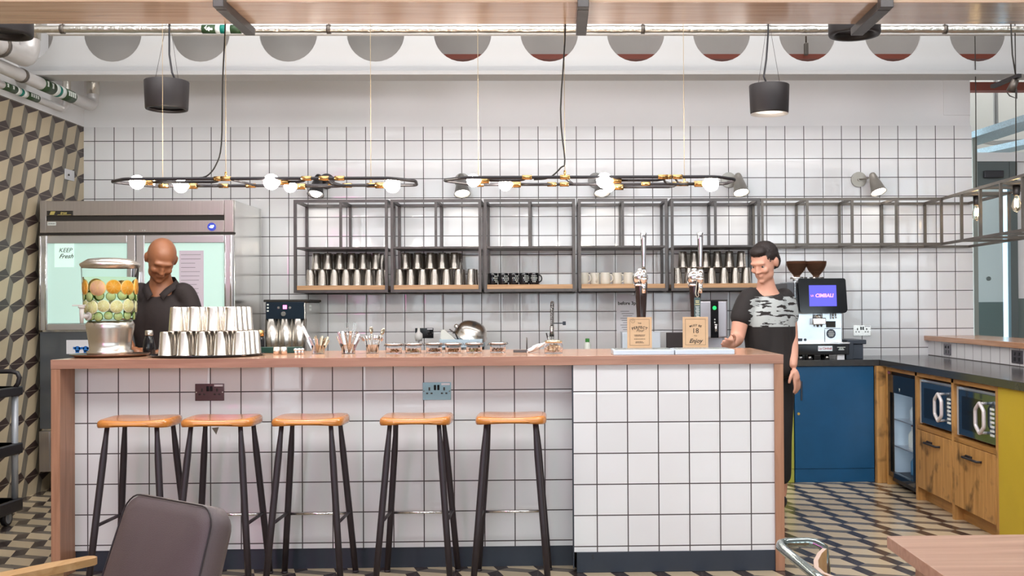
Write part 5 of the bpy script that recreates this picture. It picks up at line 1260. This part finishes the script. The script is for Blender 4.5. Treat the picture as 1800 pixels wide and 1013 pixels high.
# ------------------------------------------------------------------ people
def skin_geo(chains, sub=2):
    """chains: list of polylines [(x,y,z,r), ...]; the first point of the first chain is the root"""
    vs, es, rs, idx = [], [], [], {}
    for ch in chains:
        prev = None
        for (x, y, z, r) in ch:
            k = (round(x, 4), round(y, 4), round(z, 4))
            if k not in idx: idx[k] = len(vs); vs.append((x, y, z)); rs.append(r)
            if prev is not None and prev != idx[k]: es.append((prev, idx[k]))
            prev = idx[k]
    me = bpy.data.meshes.new('s'); me.from_pydata(vs, es, [])
    ob = bpy.data.objects.new('s', me); C.objects.link(ob)
    md = ob.modifiers.new('k', 'SKIN'); sv = me.skin_vertices[0].data if me.skin_vertices else None
    if sv is None:
        bm = bmesh.new(); bm.from_mesh(me); bm.verts.layers.skin.verify(); bm.to_mesh(me); bm.free(); sv = me.skin_vertices[0].data
    for i, r in enumerate(rs): sv[i].radius = (r, r) if not isinstance(r, tuple) else r; sv[i].use_root = (i == 0)
    md.use_smooth_shade = True
    ss = ob.modifiers.new('q', 'SUBSURF'); ss.levels = sub; ss.render_levels = sub
    bpy.context.view_layer.update()
    out = bpy.data.meshes.new_from_object(ob.evaluated_get(bpy.context.evaluated_depsgraph_get()))
    bpy.data.objects.remove(ob); bpy.data.meshes.remove(me)
    return out
def fuse(b, voxel, smooth=6, fac=.5):
    """one continuous surface out of overlapping volumes"""
    me = bpy.data.meshes.new('f'); b.bm.to_mesh(me); b.bm.free()
    ob = bpy.data.objects.new('f', me); C.objects.link(ob)
    r = ob.modifiers.new('r', 'REMESH'); r.mode = 'VOXEL'; r.voxel_size = voxel; r.use_smooth_shade = True
    s_ = ob.modifiers.new('m', 'SMOOTH'); s_.iterations = smooth; s_.factor = fac
    bpy.context.view_layer.update()
    out = bpy.data.meshes.new_from_object(ob.evaluated_get(bpy.context.evaluated_depsgraph_get()))
    bpy.data.objects.remove(ob); bpy.data.meshes.remove(me)
    nb = B(); nb.bm.from_mesh(out); bpy.data.meshes.remove(out)
    for f in nb.bm.faces: f.smooth = True; f.material_index = 0
    return nb
def addmesh(b, me, Mx=None):
    n0 = len(b.bm.verts); b.bm.from_mesh(me); bpy.data.meshes.remove(me)
    if Mx:
        b.bm.verts.ensure_lookup_table(); bmesh.ops.transform(b.bm, matrix=Mx, verts=b.bm.verts[n0:])
    return b
def head_geo(b, Mx, s=1.0):
    """head at origin (centre of skull), face toward local -Y"""
    def el(c, r, rot=None):
        T = Mx @ Matrix.Scale(s, 4) @ Matrix.Translation(c)
        if rot: T = T @ Euler(rot).to_matrix().to_4x4()
        n0 = len(b.bm.verts); b.ball((0, 0, 0), r, n=24); b.bm.verts.ensure_lookup_table()
        bmesh.ops.transform(b.bm, matrix=T, verts=b.bm.verts[n0:])
    el((0, .012, .030), (.077, .096, .088)); el((0, -.022, -.010), (.066, .068, .085))
    el((0, -.040, -.070), (.043, .046, .046)); el((-.030, -.030, -.060), (.030, .040, .040)); el((.030, -.030, -.060), (.030, .040, .040))
    el((0, -.080, .026), (.052, .018, .014)); el((0, -.094, -.010), (.011, .014, .026), (-.35, 0, 0)); el((0, -.102, -.026), (.016, .014, .011))
    for sx in (-1, 1):
        el((sx*.036, -.072, -.022), (.022, .020, .020)); el((sx*.079, .012, -.006), (.010, .020, .032), (0, sx*.15, 0))
        el((sx*.012, -.094, -.028), (.008, .008, .007)); el((sx*.031, -.070, .013), (.017, .014, .008)); el((sx*.031, -.071, -.007), (.016, .013, .006))
    el((0, -.086, -.052), (.024, .010, .0065)); el((0, -.083, -.063), (.021, .011, .007)); el((0, -.078, -.092), (.020, .016, .015))
def hand_chains(w, d, side, curl=.5, L=1.0):
    """palm and five fingers from wrist w; d direction of hand, side = towards the thumb"""
    w = Vector(w); d = Vector(d).normalized(); sd = Vector(side); sd = (sd-d*sd.dot(d)).normalized(); n = d.cross(sd)
    out = []
    k = w+d*.085*L
    out.append([(*w, .027), (*(w+d*.035*L), .030), (*k, .029)])
    for i, (o, l) in enumerate(((.030, .072), (.010, .080), (-.010, .075), (-.029, .060))):
        p = w+d*.045*L+sd*o*.8; q = k+sd*o; ch = [(*p, .012), (*q, .0105)]
        a = 0; c = q
        for j, f in enumerate((.45, .32, .23)):
            a += curl*(.5, .9, .7)[j]; c = c+(d*math.cos(a)+n*math.sin(a))*l*f*L; ch.append((*c, (.0095, .0085, .0075)[j]))
        out.append(ch)
    p = w+d*.022*L+sd*.018; q = p+(d*.5+sd*.85).normalized()*.036*L; r = q+(d*.85+sd*.4+n*.35).normalized()*.030*L; t_ = r+(d*.95+sd*.05+n*.5).normalized()*.024*L
    out.append([(*p, .014), (*q, .0125), (*r, .011), (*t_, .009)])
    return out
def body_mesh(J, headM, hs=1.0, hands=None):
    b = B()
    addmesh(b, skin_geo(J['trunk'], 2))
    for ch in J['limbs']: addmesh(b, skin_geo([ch], 2))
    for hd in (hands or []):
        for ch in hd: addmesh(b, skin_geo([ch], 2))
    head_geo(b, headM, hs)
    return fuse(b, .0065, 4, .5)

# person one: bowed bartender in black polo, behind the bar next to the dispenser
P1 = Vector((XA(287, 6.36, 540)-.0, 6.36, 0))
per = thing('person', 'bald bartender in a black polo shirt with head bowed, working behind the bar', 'person', P1)
def L1(*c): return tuple(Vector(c[:3])+P1)+tuple(c[3:])
T1 = [[L1(0, .04, .98, .135), L1(0, .03, 1.10, .12), L1(0, .0, 1.25, .135), L1(0, -.02, 1.37, .115), L1(0, -.03, 1.43, .075), L1(.005, -.055, 1.50, .060), L1(.012, -.075, 1.55, .055)]]
shL, shR = (-.150, -.02, 1.405), (.150, -.02, 1.405)
elL, elR = (-.205, -.06, 1.14), (.200, -.03, 1.12)
wrL, wrR = (-.11, -.19, 1.06), (.09, -.19, 1.05)
limbs = [[L1(-.08, -.02, 1.37, .07), L1(*shL, .062), L1(-.185, -.03, 1.27, .052), L1(*elL, .044), L1(-.17, -.13, 1.10, .042), L1(*wrL, .028)],
         [L1(.08, -.02, 1.37, .07), L1(*shR, .062), L1(.185, -.02, 1.26, .052), L1(*elR, .044), L1(.155, -.12, 1.085, .042), L1(*wrR, .028)],
         [L1(-.05, .04, .98, .10), L1(-.10, .03, .86, .085), L1(-.11, .02, .50, .058), L1(-.115, .05, .28, .052), L1(-.12, .06, .09, .038), L1(-.13, -.04, .035, .036), L1(-.135, -.13, .028, .028)],
         [L1(.05, .04, .98, .10), L1(.10, .03, .86, .085), L1(.11, .01, .50, .058), L1(.115, .04, .28, .052), L1(.12, .05, .09, .038), L1(.13, -.05, .035, .036), L1(.135, -.14, .028, .028)]]
hd1 = Matrix.Translation(P1+Vector((.030, -.112, 1.583))) @ Euler((math.radians(38), math.radians(6), math.radians(30)), 'XYZ').to_matrix().to_4x4()
hands = [hand_chains(L1(*wrL), (.75, -.45, -.35), (.4, .8, .3), .55), hand_chains(L1(*wrR), (-.75, -.45, -.35), (-.4, .8, .3), .55)]
M['skin1'] = mat('brown_skin', (.24, .095, .045), .42, noise=.12, nscale=12); M['skin2'] = mat('fair_skin', (.62, .32, .23), .5, noise=.08, nscale=12)
body_mesh({'trunk': T1, 'limbs': limbs}, hd1, 1.05, hands).done('body', M['skin1'], per)
M['ew'] = mat('eye_white', (.38, .33, .30), .3)
def eyes(par, Mx, s=1.0, dy_=-.0735):
    for sx in (-1, 1):
        b = B(); b.ball((0, 0, 0), .0115, n=14, m=0).ball((0, -.0050, 0), .0080, n=12, m=1)
        bmesh.ops.transform(b.bm, matrix=Mx @ Matrix.Scale(s, 4) @ Matrix.Translation((sx*.031, dy_, .004)), verts=b.bm.verts)
        b.done('eye', [M['ew'], M['ink']], par)
M['ew'] = mat('eye_white', (.38, .33, .30), .3)
# garments
def garment(par, name, chains, m, voxel=.012, extra=None, cut=None):
    b = B()
    for ch in chains: addmesh(b, skin_geo([ch], 2))
    if extra: extra(b)
    g = fuse(b, voxel, 5, .5)
    if cut: cut(g)
    return g.done(name, m, par)
M['shirt'] = mat('black_cotton', (.020, .014, .014), .85, bump=.35, bscale=14)
garment(per, 'polo_shirt', [
    [L1(0, .045, .93, .150), L1(0, .04, 1.02, .152), L1(0, .03, 1.12, .150), L1(0, .0, 1.25, .160), L1(0, -.015, 1.36, .130), L1(0, -.028, 1.415, .085)],
    [L1(-.03, .04, .95, .13), L1(-.05, .03, 1.10, .135), L1(-.065, .0, 1.27, .135), L1(-.08, -.015, 1.36, .095)],
    [L1(.03, .04, .95, .13), L1(.05, .03, 1.10, .135), L1(.065, .0, 1.27, .135), L1(.08, -.015, 1.36, .095)],
    [L1(-.07, -.02, 1.38, .085), L1(*shL, .076), L1(-.180, -.03, 1.28, .070), L1(-.197, -.045, 1.185, .068)],
    [L1(.07, -.02, 1.38, .085), L1(*shR, .076), L1(.178, -.02, 1.27, .070), L1(.192, -.03, 1.175, .068)]], M['shirt'])
b = B()
for sx in (-1, 1):
    pts = [P1+Vector(v) for v in ((.006, .050, 1.475), (sx*.045+.006, .035, 1.470), (sx*.070+.006, -.010, 1.455), (sx*.066+.006, -.060, 1.430), (sx*.040+.006, -.105, 1.400), (sx*.014+.006, -.128, 1.365))]
    rows = []
    for i_, p_ in enumerate(pts):
        up_ = Vector((sx*.006, .0, .020)); dn_ = Vector((sx*.030, -.012, -.020))
        if i_ == 0: dn_ = Vector((0, .03, -.022))
        rows.append([b.bm.verts.new(v) for v in (p_+up_*.6, p_+up_*.6+Vector((sx*.004, -.004, .002)), p_+dn_+Vector((sx*.003, -.006, .003)), p_+dn_)])
    for A, D in zip(rows, rows[1:]):
        for k in range(4): q = b.bm.faces.new((A[k], A[(k+1) % 4], D[(k+1) % 4], D[k])); q.smooth = k != 3
    b.bm.faces.new(rows[0][::-1]); b.bm.faces.new(rows[-1])
b.done('collar', M['shirt'], per)
garment(per, 'trousers', [[L1(0, .04, 1.0, .155), L1(0, .04, .90, .15)], [L1(-.05, .04, .94, .12), L1(-.10, .03, .84, .105), L1(-.11, .02, .50, .08), L1(-.118, .06, .12, .066)], [L1(.05, .04, .94, .12), L1(.10, .03, .84, .105), L1(.11, .01, .50, .08), L1(.118, .05, .12, .066)]], mat('dark_trousers', (.02, .02, .026), .8))
for sx in (-1, 1): addmesh(B(), skin_geo([[L1(sx*.12, .09, .045, .045), L1(sx*.13, -.04, .045, .048), L1(sx*.135, -.14, .035, .038)]], 2)).done('shoe', M['black'], per)

# person two: walking towards the fridge side behind the bar end
P2 = Vector((XA(1353, 6.52, 540), 6.52, 0))
pe2 = thing('person', 'bartender with short dark hair and black printed t-shirt striding behind the end of the bar', 'person', P2)
def L2(*c): return tuple(Vector(c[:3])+P2)+tuple(c[3:])
T2_ = [[L2(.010, .0, .93, .125), L2(.005, 0, 1.07, .115), L2(-.010, 0, 1.22, .130), L2(-.020, -.02, 1.33, .110), L2(-.026, -.03, 1.39, .066), L2(-.034, -.05, 1.45, .054), L2(-.036, -.055, 1.50, .050)]]
s1, s2 = (-.150, -.065, 1.345), (.115, .050, 1.345)
w1 = (-.285, -.30, 1.06); w2 = (.115, -.13, .905)
e1 = (-.225, -.115, 1.085)
limbs2 = [[L2(-.07, -.035, 1.345, .075), L2(*s1, .062), L2(-.195, -.09, 1.22, .056), L2(*e1, .048), L2(-.26, -.20, 1.075, .043), L2(*w1, .028)],
          [L2(.05, .02, 1.345, .075), L2(*s2, .060), L2(.135, .06, 1.22, .050), L2(.140, .02, 1.10, .043), L2(.128, -.06, 1.0, .038), L2(*w2, .026)],
          [L2(-.03, -.03, .93, .10), L2(-.075, -.05, .82, .088), L2(-.13, -.10, .48, .058), L2(-.12, -.06, .27, .052), L2(-.11, -.03, .09, .036), L2(-.16, -.09, .035, .034), L2(-.20, -.16, .028, .026)],
          [L2(.04, .03, .93, .10), L2(.070, .05, .82, .088), L2(.070, .06, .49, .058), L2(.085, .12, .28, .05), L2(.10, .16, .10, .036), L2(.06, .10, .04, .034), L2(.02, .03, .028, .026)]]
hd2 = Matrix.Translation(P2+Vector((-.045, -.075, 1.555))) @ Euler((math.radians(24), 0, math.radians(-42)), 'XYZ').to_matrix().to_4x4()
hands2 = [hand_chains(L2(*w1), (-.35, -.85, .0), (.5, -.2, .85), .45), hand_chains(L2(*w2), (.22, -.15, -.95), (-.6, -.7, -.1), .4)]
body_mesh({'trunk': T2_, 'limbs': limbs2}, hd2, 1.0, hands2).done('body', M['skin2'], pe2)
eyes(pe2, hd2)
# hair cap
b = B(); n0 = 0
for c, r in (((0, .020, .040), (.082, .098, .088)), ((0, .055, -.005), (.074, .062, .075)), ((0, -.045, .090), (.055, .045, .030))):
    n0 = len(b.bm.verts); b.ball((0, 0, 0), r, n=28); b.bm.verts.ensure_lookup_table(); bmesh.ops.transform(b.bm, matrix=Matrix.Translation(c), verts=b.bm.verts[n0:])
g = fuse(b, .007, 4)
dele = [v for v in g.bm.verts if (v.co.y < -.050 and v.co.z < .066) or (v.co.y < .012 and v.co.z < .016) or v.co.z < -.058]
bmesh.ops.delete(g.bm, geom=dele, context='VERTS')
rnd = random.Random(3)
for v in g.bm.verts: v.co += v.normal*rnd.uniform(-.0015, .003)
bmesh.ops.transform(g.bm, matrix=hd2, verts=g.bm.verts)
g.done('hair', mat('dark_hair', (.020, .013, .012), .65), pe2)
# printed t-shirt
m, t_, bs = newmat('printed_tshirt'); G = NG(t_); P = G.pos()
u = G.m('SUBTRACT', P[0], P2.x); z = P[2]
nz = G.N.new('ShaderNodeTexNoise'); nz.inputs['Scale'].default_value = 9; nz.inputs['Detail'].default_value = 3
G.L.new(G.comb(G.m('MULTIPLY', P[0], 1.2), G.m('MULTIPLY', P[1], 1.2), G.m('MULTIPLY', P[2], 6)), nz.inputs[0])
inz = G.m('MULTIPLY', G.m('GREATER_THAN', z, 1.16), G.m('LESS_THAN', z, 1.345)); inx = G.m('GREATER_THAN', G.m('ADD', u, G.m('MULTIPLY', nz.outputs[0], .12)), -.075)
mk_ = G.m('MULTIPLY', G.m('MULTIPLY', inz, inx), G.m('GREATER_THAN', nz.outputs[0], .44))
G.L.new(G.mix(mk_, (.018, .014, .014), (.42, .44, .44)), bs.inputs['Base Color']); bs.inputs['Roughness'].default_value = .85
garment(pe2, 't_shirt', [
    [L2(.010, .0, .82, .160), L2(.008, 0, .92, .162), L2(.003, 0, 1.08, .145), L2(-.010, 0, 1.22, .152), L2(-.020, -.018, 1.33, .125), L2(-.025, -.028, 1.385, .082)],
    [L2(-.03, -.015, .88, .125), L2(-.04, -.02, 1.08, .130), L2(-.06, -.03, 1.24, .130), L2(-.08, -.035, 1.33, .092)],
    [L2(.05, .015, .88, .125), L2(.045, .02, 1.08, .128), L2(.045, .02, 1.24, .128), L2(.055, .025, 1.33, .090)],
    [L2(-.075, -.035, 1.345, .085), L2(*s1, .076), L2(-.188, -.085, 1.235, .076), L2(-.210, -.100, 1.160, .074)],
    [L2(.05, .02, 1.345, .085), L2(*s2, .074), L2(.132, .060, 1.235, .068), L2(.140, .035, 1.165, .062)]], m)
garment(pe2, 'trousers', [[L2(.01, .0, .97, .152), L2(.01, .0, .86, .155)], [L2(-.04, -.03, .90, .118), L2(-.075, -.05, .80, .105), L2(-.13, -.10, .48, .08), L2(-.115, -.04, .13, .064)], [L2(.05, .03, .90, .118), L2(.07, .05, .80, .105), L2(.07, .06, .48, .08), L2(.10, .155, .15, .064)]], mat('black_trousers', (.018, .018, .022), .8))
for (a, c_, d) in (((-.10, -.01, .045), (-.155, -.08, .045), (-.21, -.17, .035)), ((.11, .17, .06), (.07, .10, .046), (.01, .02, .035))):
    addmesh(B(), skin_geo([[L2(*a, .045), L2(*c_, .047), L2(*d, .037)]], 2)).done('shoe', M['black'], pe2)

# ------------------------------------------------------------------ foreground
# oak table corner
t = thing('dining_table', 'pale oak table cut off by the lower corner of the picture', 'table', (1.25, 1.75, 0))
B().box(.752, 1.95, 1.15, 2.422, .722, .75, b=.0015).done('table_top', M['table_oak'], t)
B().box(.80, 1.90, 1.20, 2.37, .655, .7215, b=.001).done('apron', M['table_oak'], t)
for x in (.83, 1.87):
    for y in (1.23, 2.34): B().box(x-.028, x+.028, y-.028, y+.028, 0, .7215, b=.003).done('leg', M['table_oak'], t)
# tube and plywood chair
t = thing('tube_chair', 'green steel tube chair with bent plywood back beside the oak table', 'chair', (.52, 2.05, 0))
TG = mat('green_chrome_tube', (.30, .36, .35), .12, .9)
zc = .75
pl_ = AZ(1371, 956, zc); pr_ = AZ(1432, 949, zc); pe_ = AZ(1445, 967, zc-.01)
x0, x1 = pl_.x, pl_.x+.30
pts = rounded([(.60, 1.98, .44), (.535, 2.07, .745), (x0-.000, 2.345, .750), (x0+.085, 2.36, .750), (x0+.105, 2.33, .745), (.66, 2.10, .60)], .022, 6)
B().tube([(.665, 1.74, .012), (.655, 1.78, .44), (.60, 1.86, .66), (.520, 1.98, .742), (.500, 2.09, .750), (.487, 2.27, .750), (.485, 2.325, .750), (.492, 2.352, .750), (.508, 2.366, .750), (.555, 2.368, .750), (.572, 2.362, .749), (.586, 2.345, .742), (.588, 2.338, .70), (.588, 2.335, .42), (.62, 2.30, .38), (.69, 2.16, .38), (.70, 2.12, .012)], .0105, n=14).tube([(.655, 1.78, .43), (.69, 2.10, .43)], .0095, n=12).done('tube_frame', TG, t)
b = B(); bm = b.bm; rows = []
ctrl = [AZ(1446, 960, .75), AZ(1437, 968, .75), AZ(1430, 981, .75), AZ(1431, 993, .75), AZ(1442, 1003, .75), AZ(1462, 1010, .75), AZ(1485, 1014, .75), AZ(1520, 1022, .75), AZ(1560, 1040, .75)]
N_ = len(ctrl)-1
for i, c_ in enumerate(ctrl):
    tg = (ctrl[min(i+1, N_)]-ctrl[max(i-1, 0)]).normalized(); nn = Vector((-tg.y, tg.x, 0))
    rows.append([bm.verts.new((c_.x+nn.x*dr, c_.y+nn.y*dr, zz_)) for dr, zz_ in ((0, .60), (0, .745), (.0095, .745), (.0095, .60))])
for A, D in zip(rows, rows[1:]):
    for k in range(4): q = bm.faces.new((A[k], A[(k+1) % 4], D[(k+1) % 4], D[k])); q.material_index = 1 if k == 1 else 0
bm.faces.new(rows[0][::-1]); bm.faces.new(rows[-1])
b.done('plywood_back', [M['ply'], M['ply_edge']], t)
B().box(.66, 1.02, 1.80, 2.14, .44, .455, b=.004).done('seat', M['ply'], t)
B().tube([(1.03, 1.74, .012), (1.02, 1.80, .43), (1.02, 2.12, .43), (1.03, 2.16, .012)], .0105, n=12).done('tube_frame', TG, t)

# leather armchair
AC = Vector((-1.17, 3.02, 0)); yaw = math.radians(-38)
t = thing('armchair', 'dark leather armchair with reclined back and wooden arms in front of the stools', 'armchair', AC)
RM = Matrix.Translation(AC) @ Matrix.Rotation(yaw, 4, 'Z')      # faces local -Y
def cushion(b, M_, w, h, d, r, top=.9, puff=.02, n=26, crown=.0):
    """soft slab: width x, height z, depth y with rounded edges"""
    bm = b.bm
    def rr_(k, rad):
        pts = []
        for (sx, sz, a0) in ((1, 1, 0), (-1, 1, 90), (-1, -1, 180), (1, -1, 270)):
            for i in range(7):
                a = math.radians(a0+90*i/6); hw = w/2*(top if sz > 0 else 1)
                pts.append(((sx*(hw-rad)+rad*math.cos(a))*k[0], (sz*(h/2-rad)+rad*math.sin(a))*k[1]))
        return pts
    prof = [((0, 0), -d/2-puff), ((.5, .5), -d/2-puff*.8), ((.85, .85), -d/2-puff*.25), ((.955, .96), -d/2+.004), ((1, 1), -d/2+.022), ((1, 1), d/2-.022), ((.955, .96), d/2-.004), ((.8, .8), d/2+.004), ((0, 0), d/2+.006)]
    rings = []
    for k, y in prof:
        if k[0] == 0: rings.append([bm.verts.new(M_ @ Vector((0, y, 0)))])
        else: rings.append([bm.verts.new(M_ @ Vector((x, y, z))) for x, z in rr_(k, r)])
    for A, D in zip(rings, rings[1:]):
        n_ = max(len(A), len(D))
        for i in range(n_):
            j = (i+1) % n_
            f = (A[0], D[j], D[i]) if len(A) == 1 else ((A[i], A[j], D[0]) if len(D) == 1 else (A[i], A[j], D[j], D[i]))
            q = bm.faces.new(f); q.smooth = True
    return [M_ @ Vector((x, -d/2+.006, z)) for x, z in rr_((.985, .985), r)]
BM = RM @ Matrix.Translation((0, .02, .46)) @ Euler((math.radians(-18), 0, 0)).to_matrix().to_4x4()
b = B(); seam = cushion(b, BM, .50, .56, .085, .065, .90, .022)
bk = b.done('backrest', M['leather'], t)
B().tube(seam, .0024, n=8, closed=True).done('piping', mat('piping_dark', (.03, .022, .024), .4), bk)
SMx = RM @ Matrix.Translation((0, -.30, .33)) @ Euler((math.radians(-84), 0, 0)).to_matrix().to_4x4()
b = B(); seam = cushion(b, SMx, .52, .54, .10, .06, 1, .02)
b.done('seat_cushion', M['leather'], t)
M['arm_wood'] = wood('arm_wood', (.50, .27, .10), (.68, .42, .20), 'y', .3)
for sx in (-1, 1):
    A_ = RM @ Matrix.Translation((sx*.325, 0, 0))
    b = B()
    if sx < 0:
        outl = [(-.012, .025), (-.026, .012), (-.036, -.10), (-.034, -.50), (-.02, -.56), (.02, -.56), (.034, -.50), (.030, -.10), (.020, .012), (.008, .025)]
    else: outl = [(-.020, .06), (-.034, .02), (-.034, -.50), (-.02, -.56), (.02, -.56), (.034, -.50), (.034, .02), (.012, .06)]
    b.prism(outl, .022, A_ @ Matrix.Translation((0, 0, .515)))
    b.done('armrest', M['arm_wood'], t)
    for yy in (-.46, -.10): B().box(-.016, .016, yy-.02, yy+.02, 0, .5145, b=.004, M=A_).done('leg', M['arm_wood'], t)
B().box(-.325, .325, -.48, -.44, .22, .26, M=RM).box(-.325, .325, -.12, -.08, .16, .20, M=RM).done('cross_rail', M['arm_wood'], t)

# pink neon sign on the side wall at the camera end of the room
t = thing('neon_sign', 'pink neon tube sign on the side wall, seen only as pink reflections', 'neon sign', (XL, -1.6, 1.9))
M['neon'] = mat('neon_pink', (1, .3, .7), .3, emit=(1, .16, .62), es=10)
B().box(XL+.001, XL+.03, -2.5, -.7, 1.25, 2.55, b=.01).done('backing_board', M['black'], t)
for y0 in (-2.35, -1.9, -1.45, -1.0):
    B().tube(rounded([(XL+.08, y0, 1.4), (XL+.08, y0+.28, 1.4), (XL+.08, y0+.28, 2.4), (XL+.08, y0, 2.4)], .1, 5), .022, n=10, closed=True).done('neon_tube', M['neon'], t)

# service trolley at the patterned wall
t = thing('service_trolley', 'black service trolley with grey posts beside the patterned wall', 'trolley', (-3.42, 6.35, 0))
gp = mat('trolley_post', (.42, .44, .48), .35, .3)
def ZT(py): return AY(15, py, 6.40).z
xr = XA(29, 6.40, 780)
for y in (6.18, 6.42):
    for x in (xr-.02, xr-.40): B().cyl((x, y, ZT(880)), (x, y, ZT(690)), .019, n=18).done('post', gp, t)
for (pa, pb) in ((680, 696), (780, 799), (878, 900)):
    B().box(xr-.44, xr+.010, 6.14, 6.46, ZT(pb), ZT(pa), b=.008).box(xr-.42, xr-.01, 6.16, 6.44, ZT(pa)-.001, ZT(pa)+.0).done('shelf_tray', M['black'], t)
B().tube(rounded([(xr-.30, 6.30, ZT(688)), (xr-.30, 6.30, ZT(652)), (xr+.0, 6.30, ZT(652)), (xr-.01, 6.30, ZT(688))], .05, 6)[3:-3] if False else [(xr-.32, 6.40, ZT(654)), (xr-.03, 6.40, ZT(653)), (xr+.005, 6.40, ZT(656)), (xr+.018, 6.40, ZT(664)), (xr+.010, 6.40, ZT(674)), (xr-.006, 6.40, ZT(681))], .014, n=12).done('handle', M['black'], t)
for y in (6.20, 6.40):
    for x in (xr-.06, xr-.38):
        c = B().cyl((x-.014, y, .047), (x+.014, y, .047), .047, n=28).done('wheel', M['black'], t)
        B().cyl((x-.0155, y, .047), (x+.0155, y, .047), .034, n=22).done('hub', gp, c)
        B().box(x+.016, x+.022, y-.014, y+.014, .035, ZT(898)).box(x-.022, x-.016, y-.014, y+.014, .035, ZT(898)).done('castor_fork', gp, t)

# ------------------------------------------------------------------ corridor beyond the wall end
Yd_ = 8.62
dr_ = thing('corridor_door_frame', 'dark metal door frame beyond the end of the tiled wall', 'door frame', (3.65, Yd_, 0))
xj0, xj1, xk0, xk1 = XA(1711, Yd_, 400), XA(1719, Yd_, 400), XA(1776, Yd_, 400), XA(1789, Yd_, 400)
zt0, zt1 = AY(1745, 326, Yd_).z, AY(1745, 284, Yd_).z
B().box(xj0, xj1, Yd_, Yd_+.12, 0, AY(1745, 238, Yd_).z).done('jamb', mat('jamb_grey', (.26, .27, .24), .5), dr_)
B().box(xk0, xk1, Yd_, Yd_+.12, 0, zt1).done('jamb', M['stain'], dr_)
B().box(xj1, xk0, Yd_+.01, Yd_+.11, zt0, zt1).done('head', M['stain'], dr_)
B().box(xj1+.05, xk0-.06, Yd_-.03, Yd_+.009, zt0+.06, zt0+.12, b=.006).done('door_closer', M['black'], dr_)
B().box(xj1+.001, 7.9, Yd_, Yd_+.12, zt1+.001, zt1+.075).done('lintel', M['white'], dr_)
gd = thing('glass_door', 'glass door with dark round handle plate beyond the tiled wall', 'door', (3.58, Yd_+.05, 0))
B().box(xj1+.006, xk0-.010, Yd_+.05, Yd_+.062, .02, zt0-.01).done('pane', mat('door_glass', (.78, .90, .92), .02, trans=1, ior=1.3), gd)
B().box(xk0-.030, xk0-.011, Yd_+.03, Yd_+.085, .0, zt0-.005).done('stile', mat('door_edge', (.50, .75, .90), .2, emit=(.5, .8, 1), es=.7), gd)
p = AY(1738, 490, Yd_+.04); B().cyl((p.x, Yd_+.035, p.z), (p.x, Yd_+.049, p.z), .018, n=24).done('manifestation_dot', M['slatewall'], gd)
o = B().box(xk1, 7.9, Yd_+.04, Yd_+.12, 1.34, zt1).done('partition_panel', M['white']); o.name='trim_6'; o['kind'] = 'structure'
o = B().box(xk1, 7.9, Yd_+.04, Yd_+.12, 0, 1.34).done('trim_7', M['slatewall']); o['kind'] = 'structure'
# trays and pipes high up in the corridor
for k, (xa1, ya, za, xb1, yb, zb, w, lab) in enumerate(((3.28, 8.95, 2.60, 4.7, 7.55, 3.00, .16, 'perforated galvanised cable tray climbing away above the glass door'), (3.7, 9.6, 2.62, 5.2, 8.4, 2.86, .12, 'second lower cable tray behind the first above the glass door'))):
    a_, c_ = Vector((xa1, ya, za)), Vector((xb1, yb, zb)); d = (c_-a_); Lg = d.length
    q = d.to_track_quat('X', 'Z').to_matrix().to_4x4(); Mx = Matrix.Translation(a_) @ q
    o = B().box(0, Lg, -w, w, 0, .004, M=Mx).box(0, Lg, -w, -w+.004, .004, .05, M=Mx).box(0, Lg, w-.004, w, .004, .05, M=Mx).done('cable_tray', M['traym'], root=a_); tag(o, lab, 'cable tray', 'corridor cable trays')
    B()
for k in range(4):
    o = B().tube([(3.26, 9.3+.04*k, 2.83+.015*k), (3.55, 9.3, 2.76+.012*k), (3.9, 9.3, 2.72+.01*k), (4.8, 9.3, 2.75+.02*k)], .008, n=7).done('corridor_cable', M['greyp']); tag(o, 'grey cable sagging behind the wall end, %s from the top' % ordn(3-k), 'cable', 'sagging corridor cables')
for px in (1748, 1752.5):
    x = XA(px, 9.5, 200); o = B().cyl((x, 9.5, 2.80), (x, 9.5, 4.09), .011, n=10).done('drop_pipe', M['greyp']); tag(o, 'thin grey vertical pipe behind the wall end, %s one' % ('closer to the wall' if px < 1750 else 'further'), 'pipe', 'drop pipes')
t = thing('ductwork', 'dark tangled ductwork glimpsed through the last hole of the white beam', 'duct', (3.9, 9.2, 3.5))
for k in range(6): B().cyl((3.32+.05*k, 9.0+.12*k, 3.36+.05*k), (4.6-.1*k, 9.1+.1*k, 3.50+.10*((k*2) % 5)), .03 if k % 2 else .045, n=12).done('duct_run', M['frame'] if k % 2 else M['greyp'], t)
p = AY(1792, 136, 6.3); c = AY(1756, 148, 7.2)
t = thing('track_light', 'dark lighting track end with a small clear spotlight near the white beam', 'lamp', (p.x, 6.6, p.z))
B().box(-.014, .014, 0, .32, 0, .022, M=Matrix.Translation((p.x, 6.3, p.z)) @ Matrix.Rotation(math.radians(6), 4, 'Z')).done('track', M['spk'], t)
B().cyl((p.x, 6.35, p.z), (p.x-.02, 6.38, p.z-.07), .020, .028, n=18).done('spotlight', M['frame_r'], t)
B().tube([(p.x, 6.35, p.z+.02), (p.x-.02, 6.35, p.z+.15), (p.x-.03, 6.35, p.z+.4), (p.x-.03, 6.35, 4.09)], .005, n=8).tube([(p.x, 6.34, p.z-.06), (p.x+.0, 6.34, p.z-.12), (p.x-.035, 6.36, p.z-.10), (p.x-.05, 6.36, p.z-.08)], .004, n=7).done('cable', M['ink'], t)
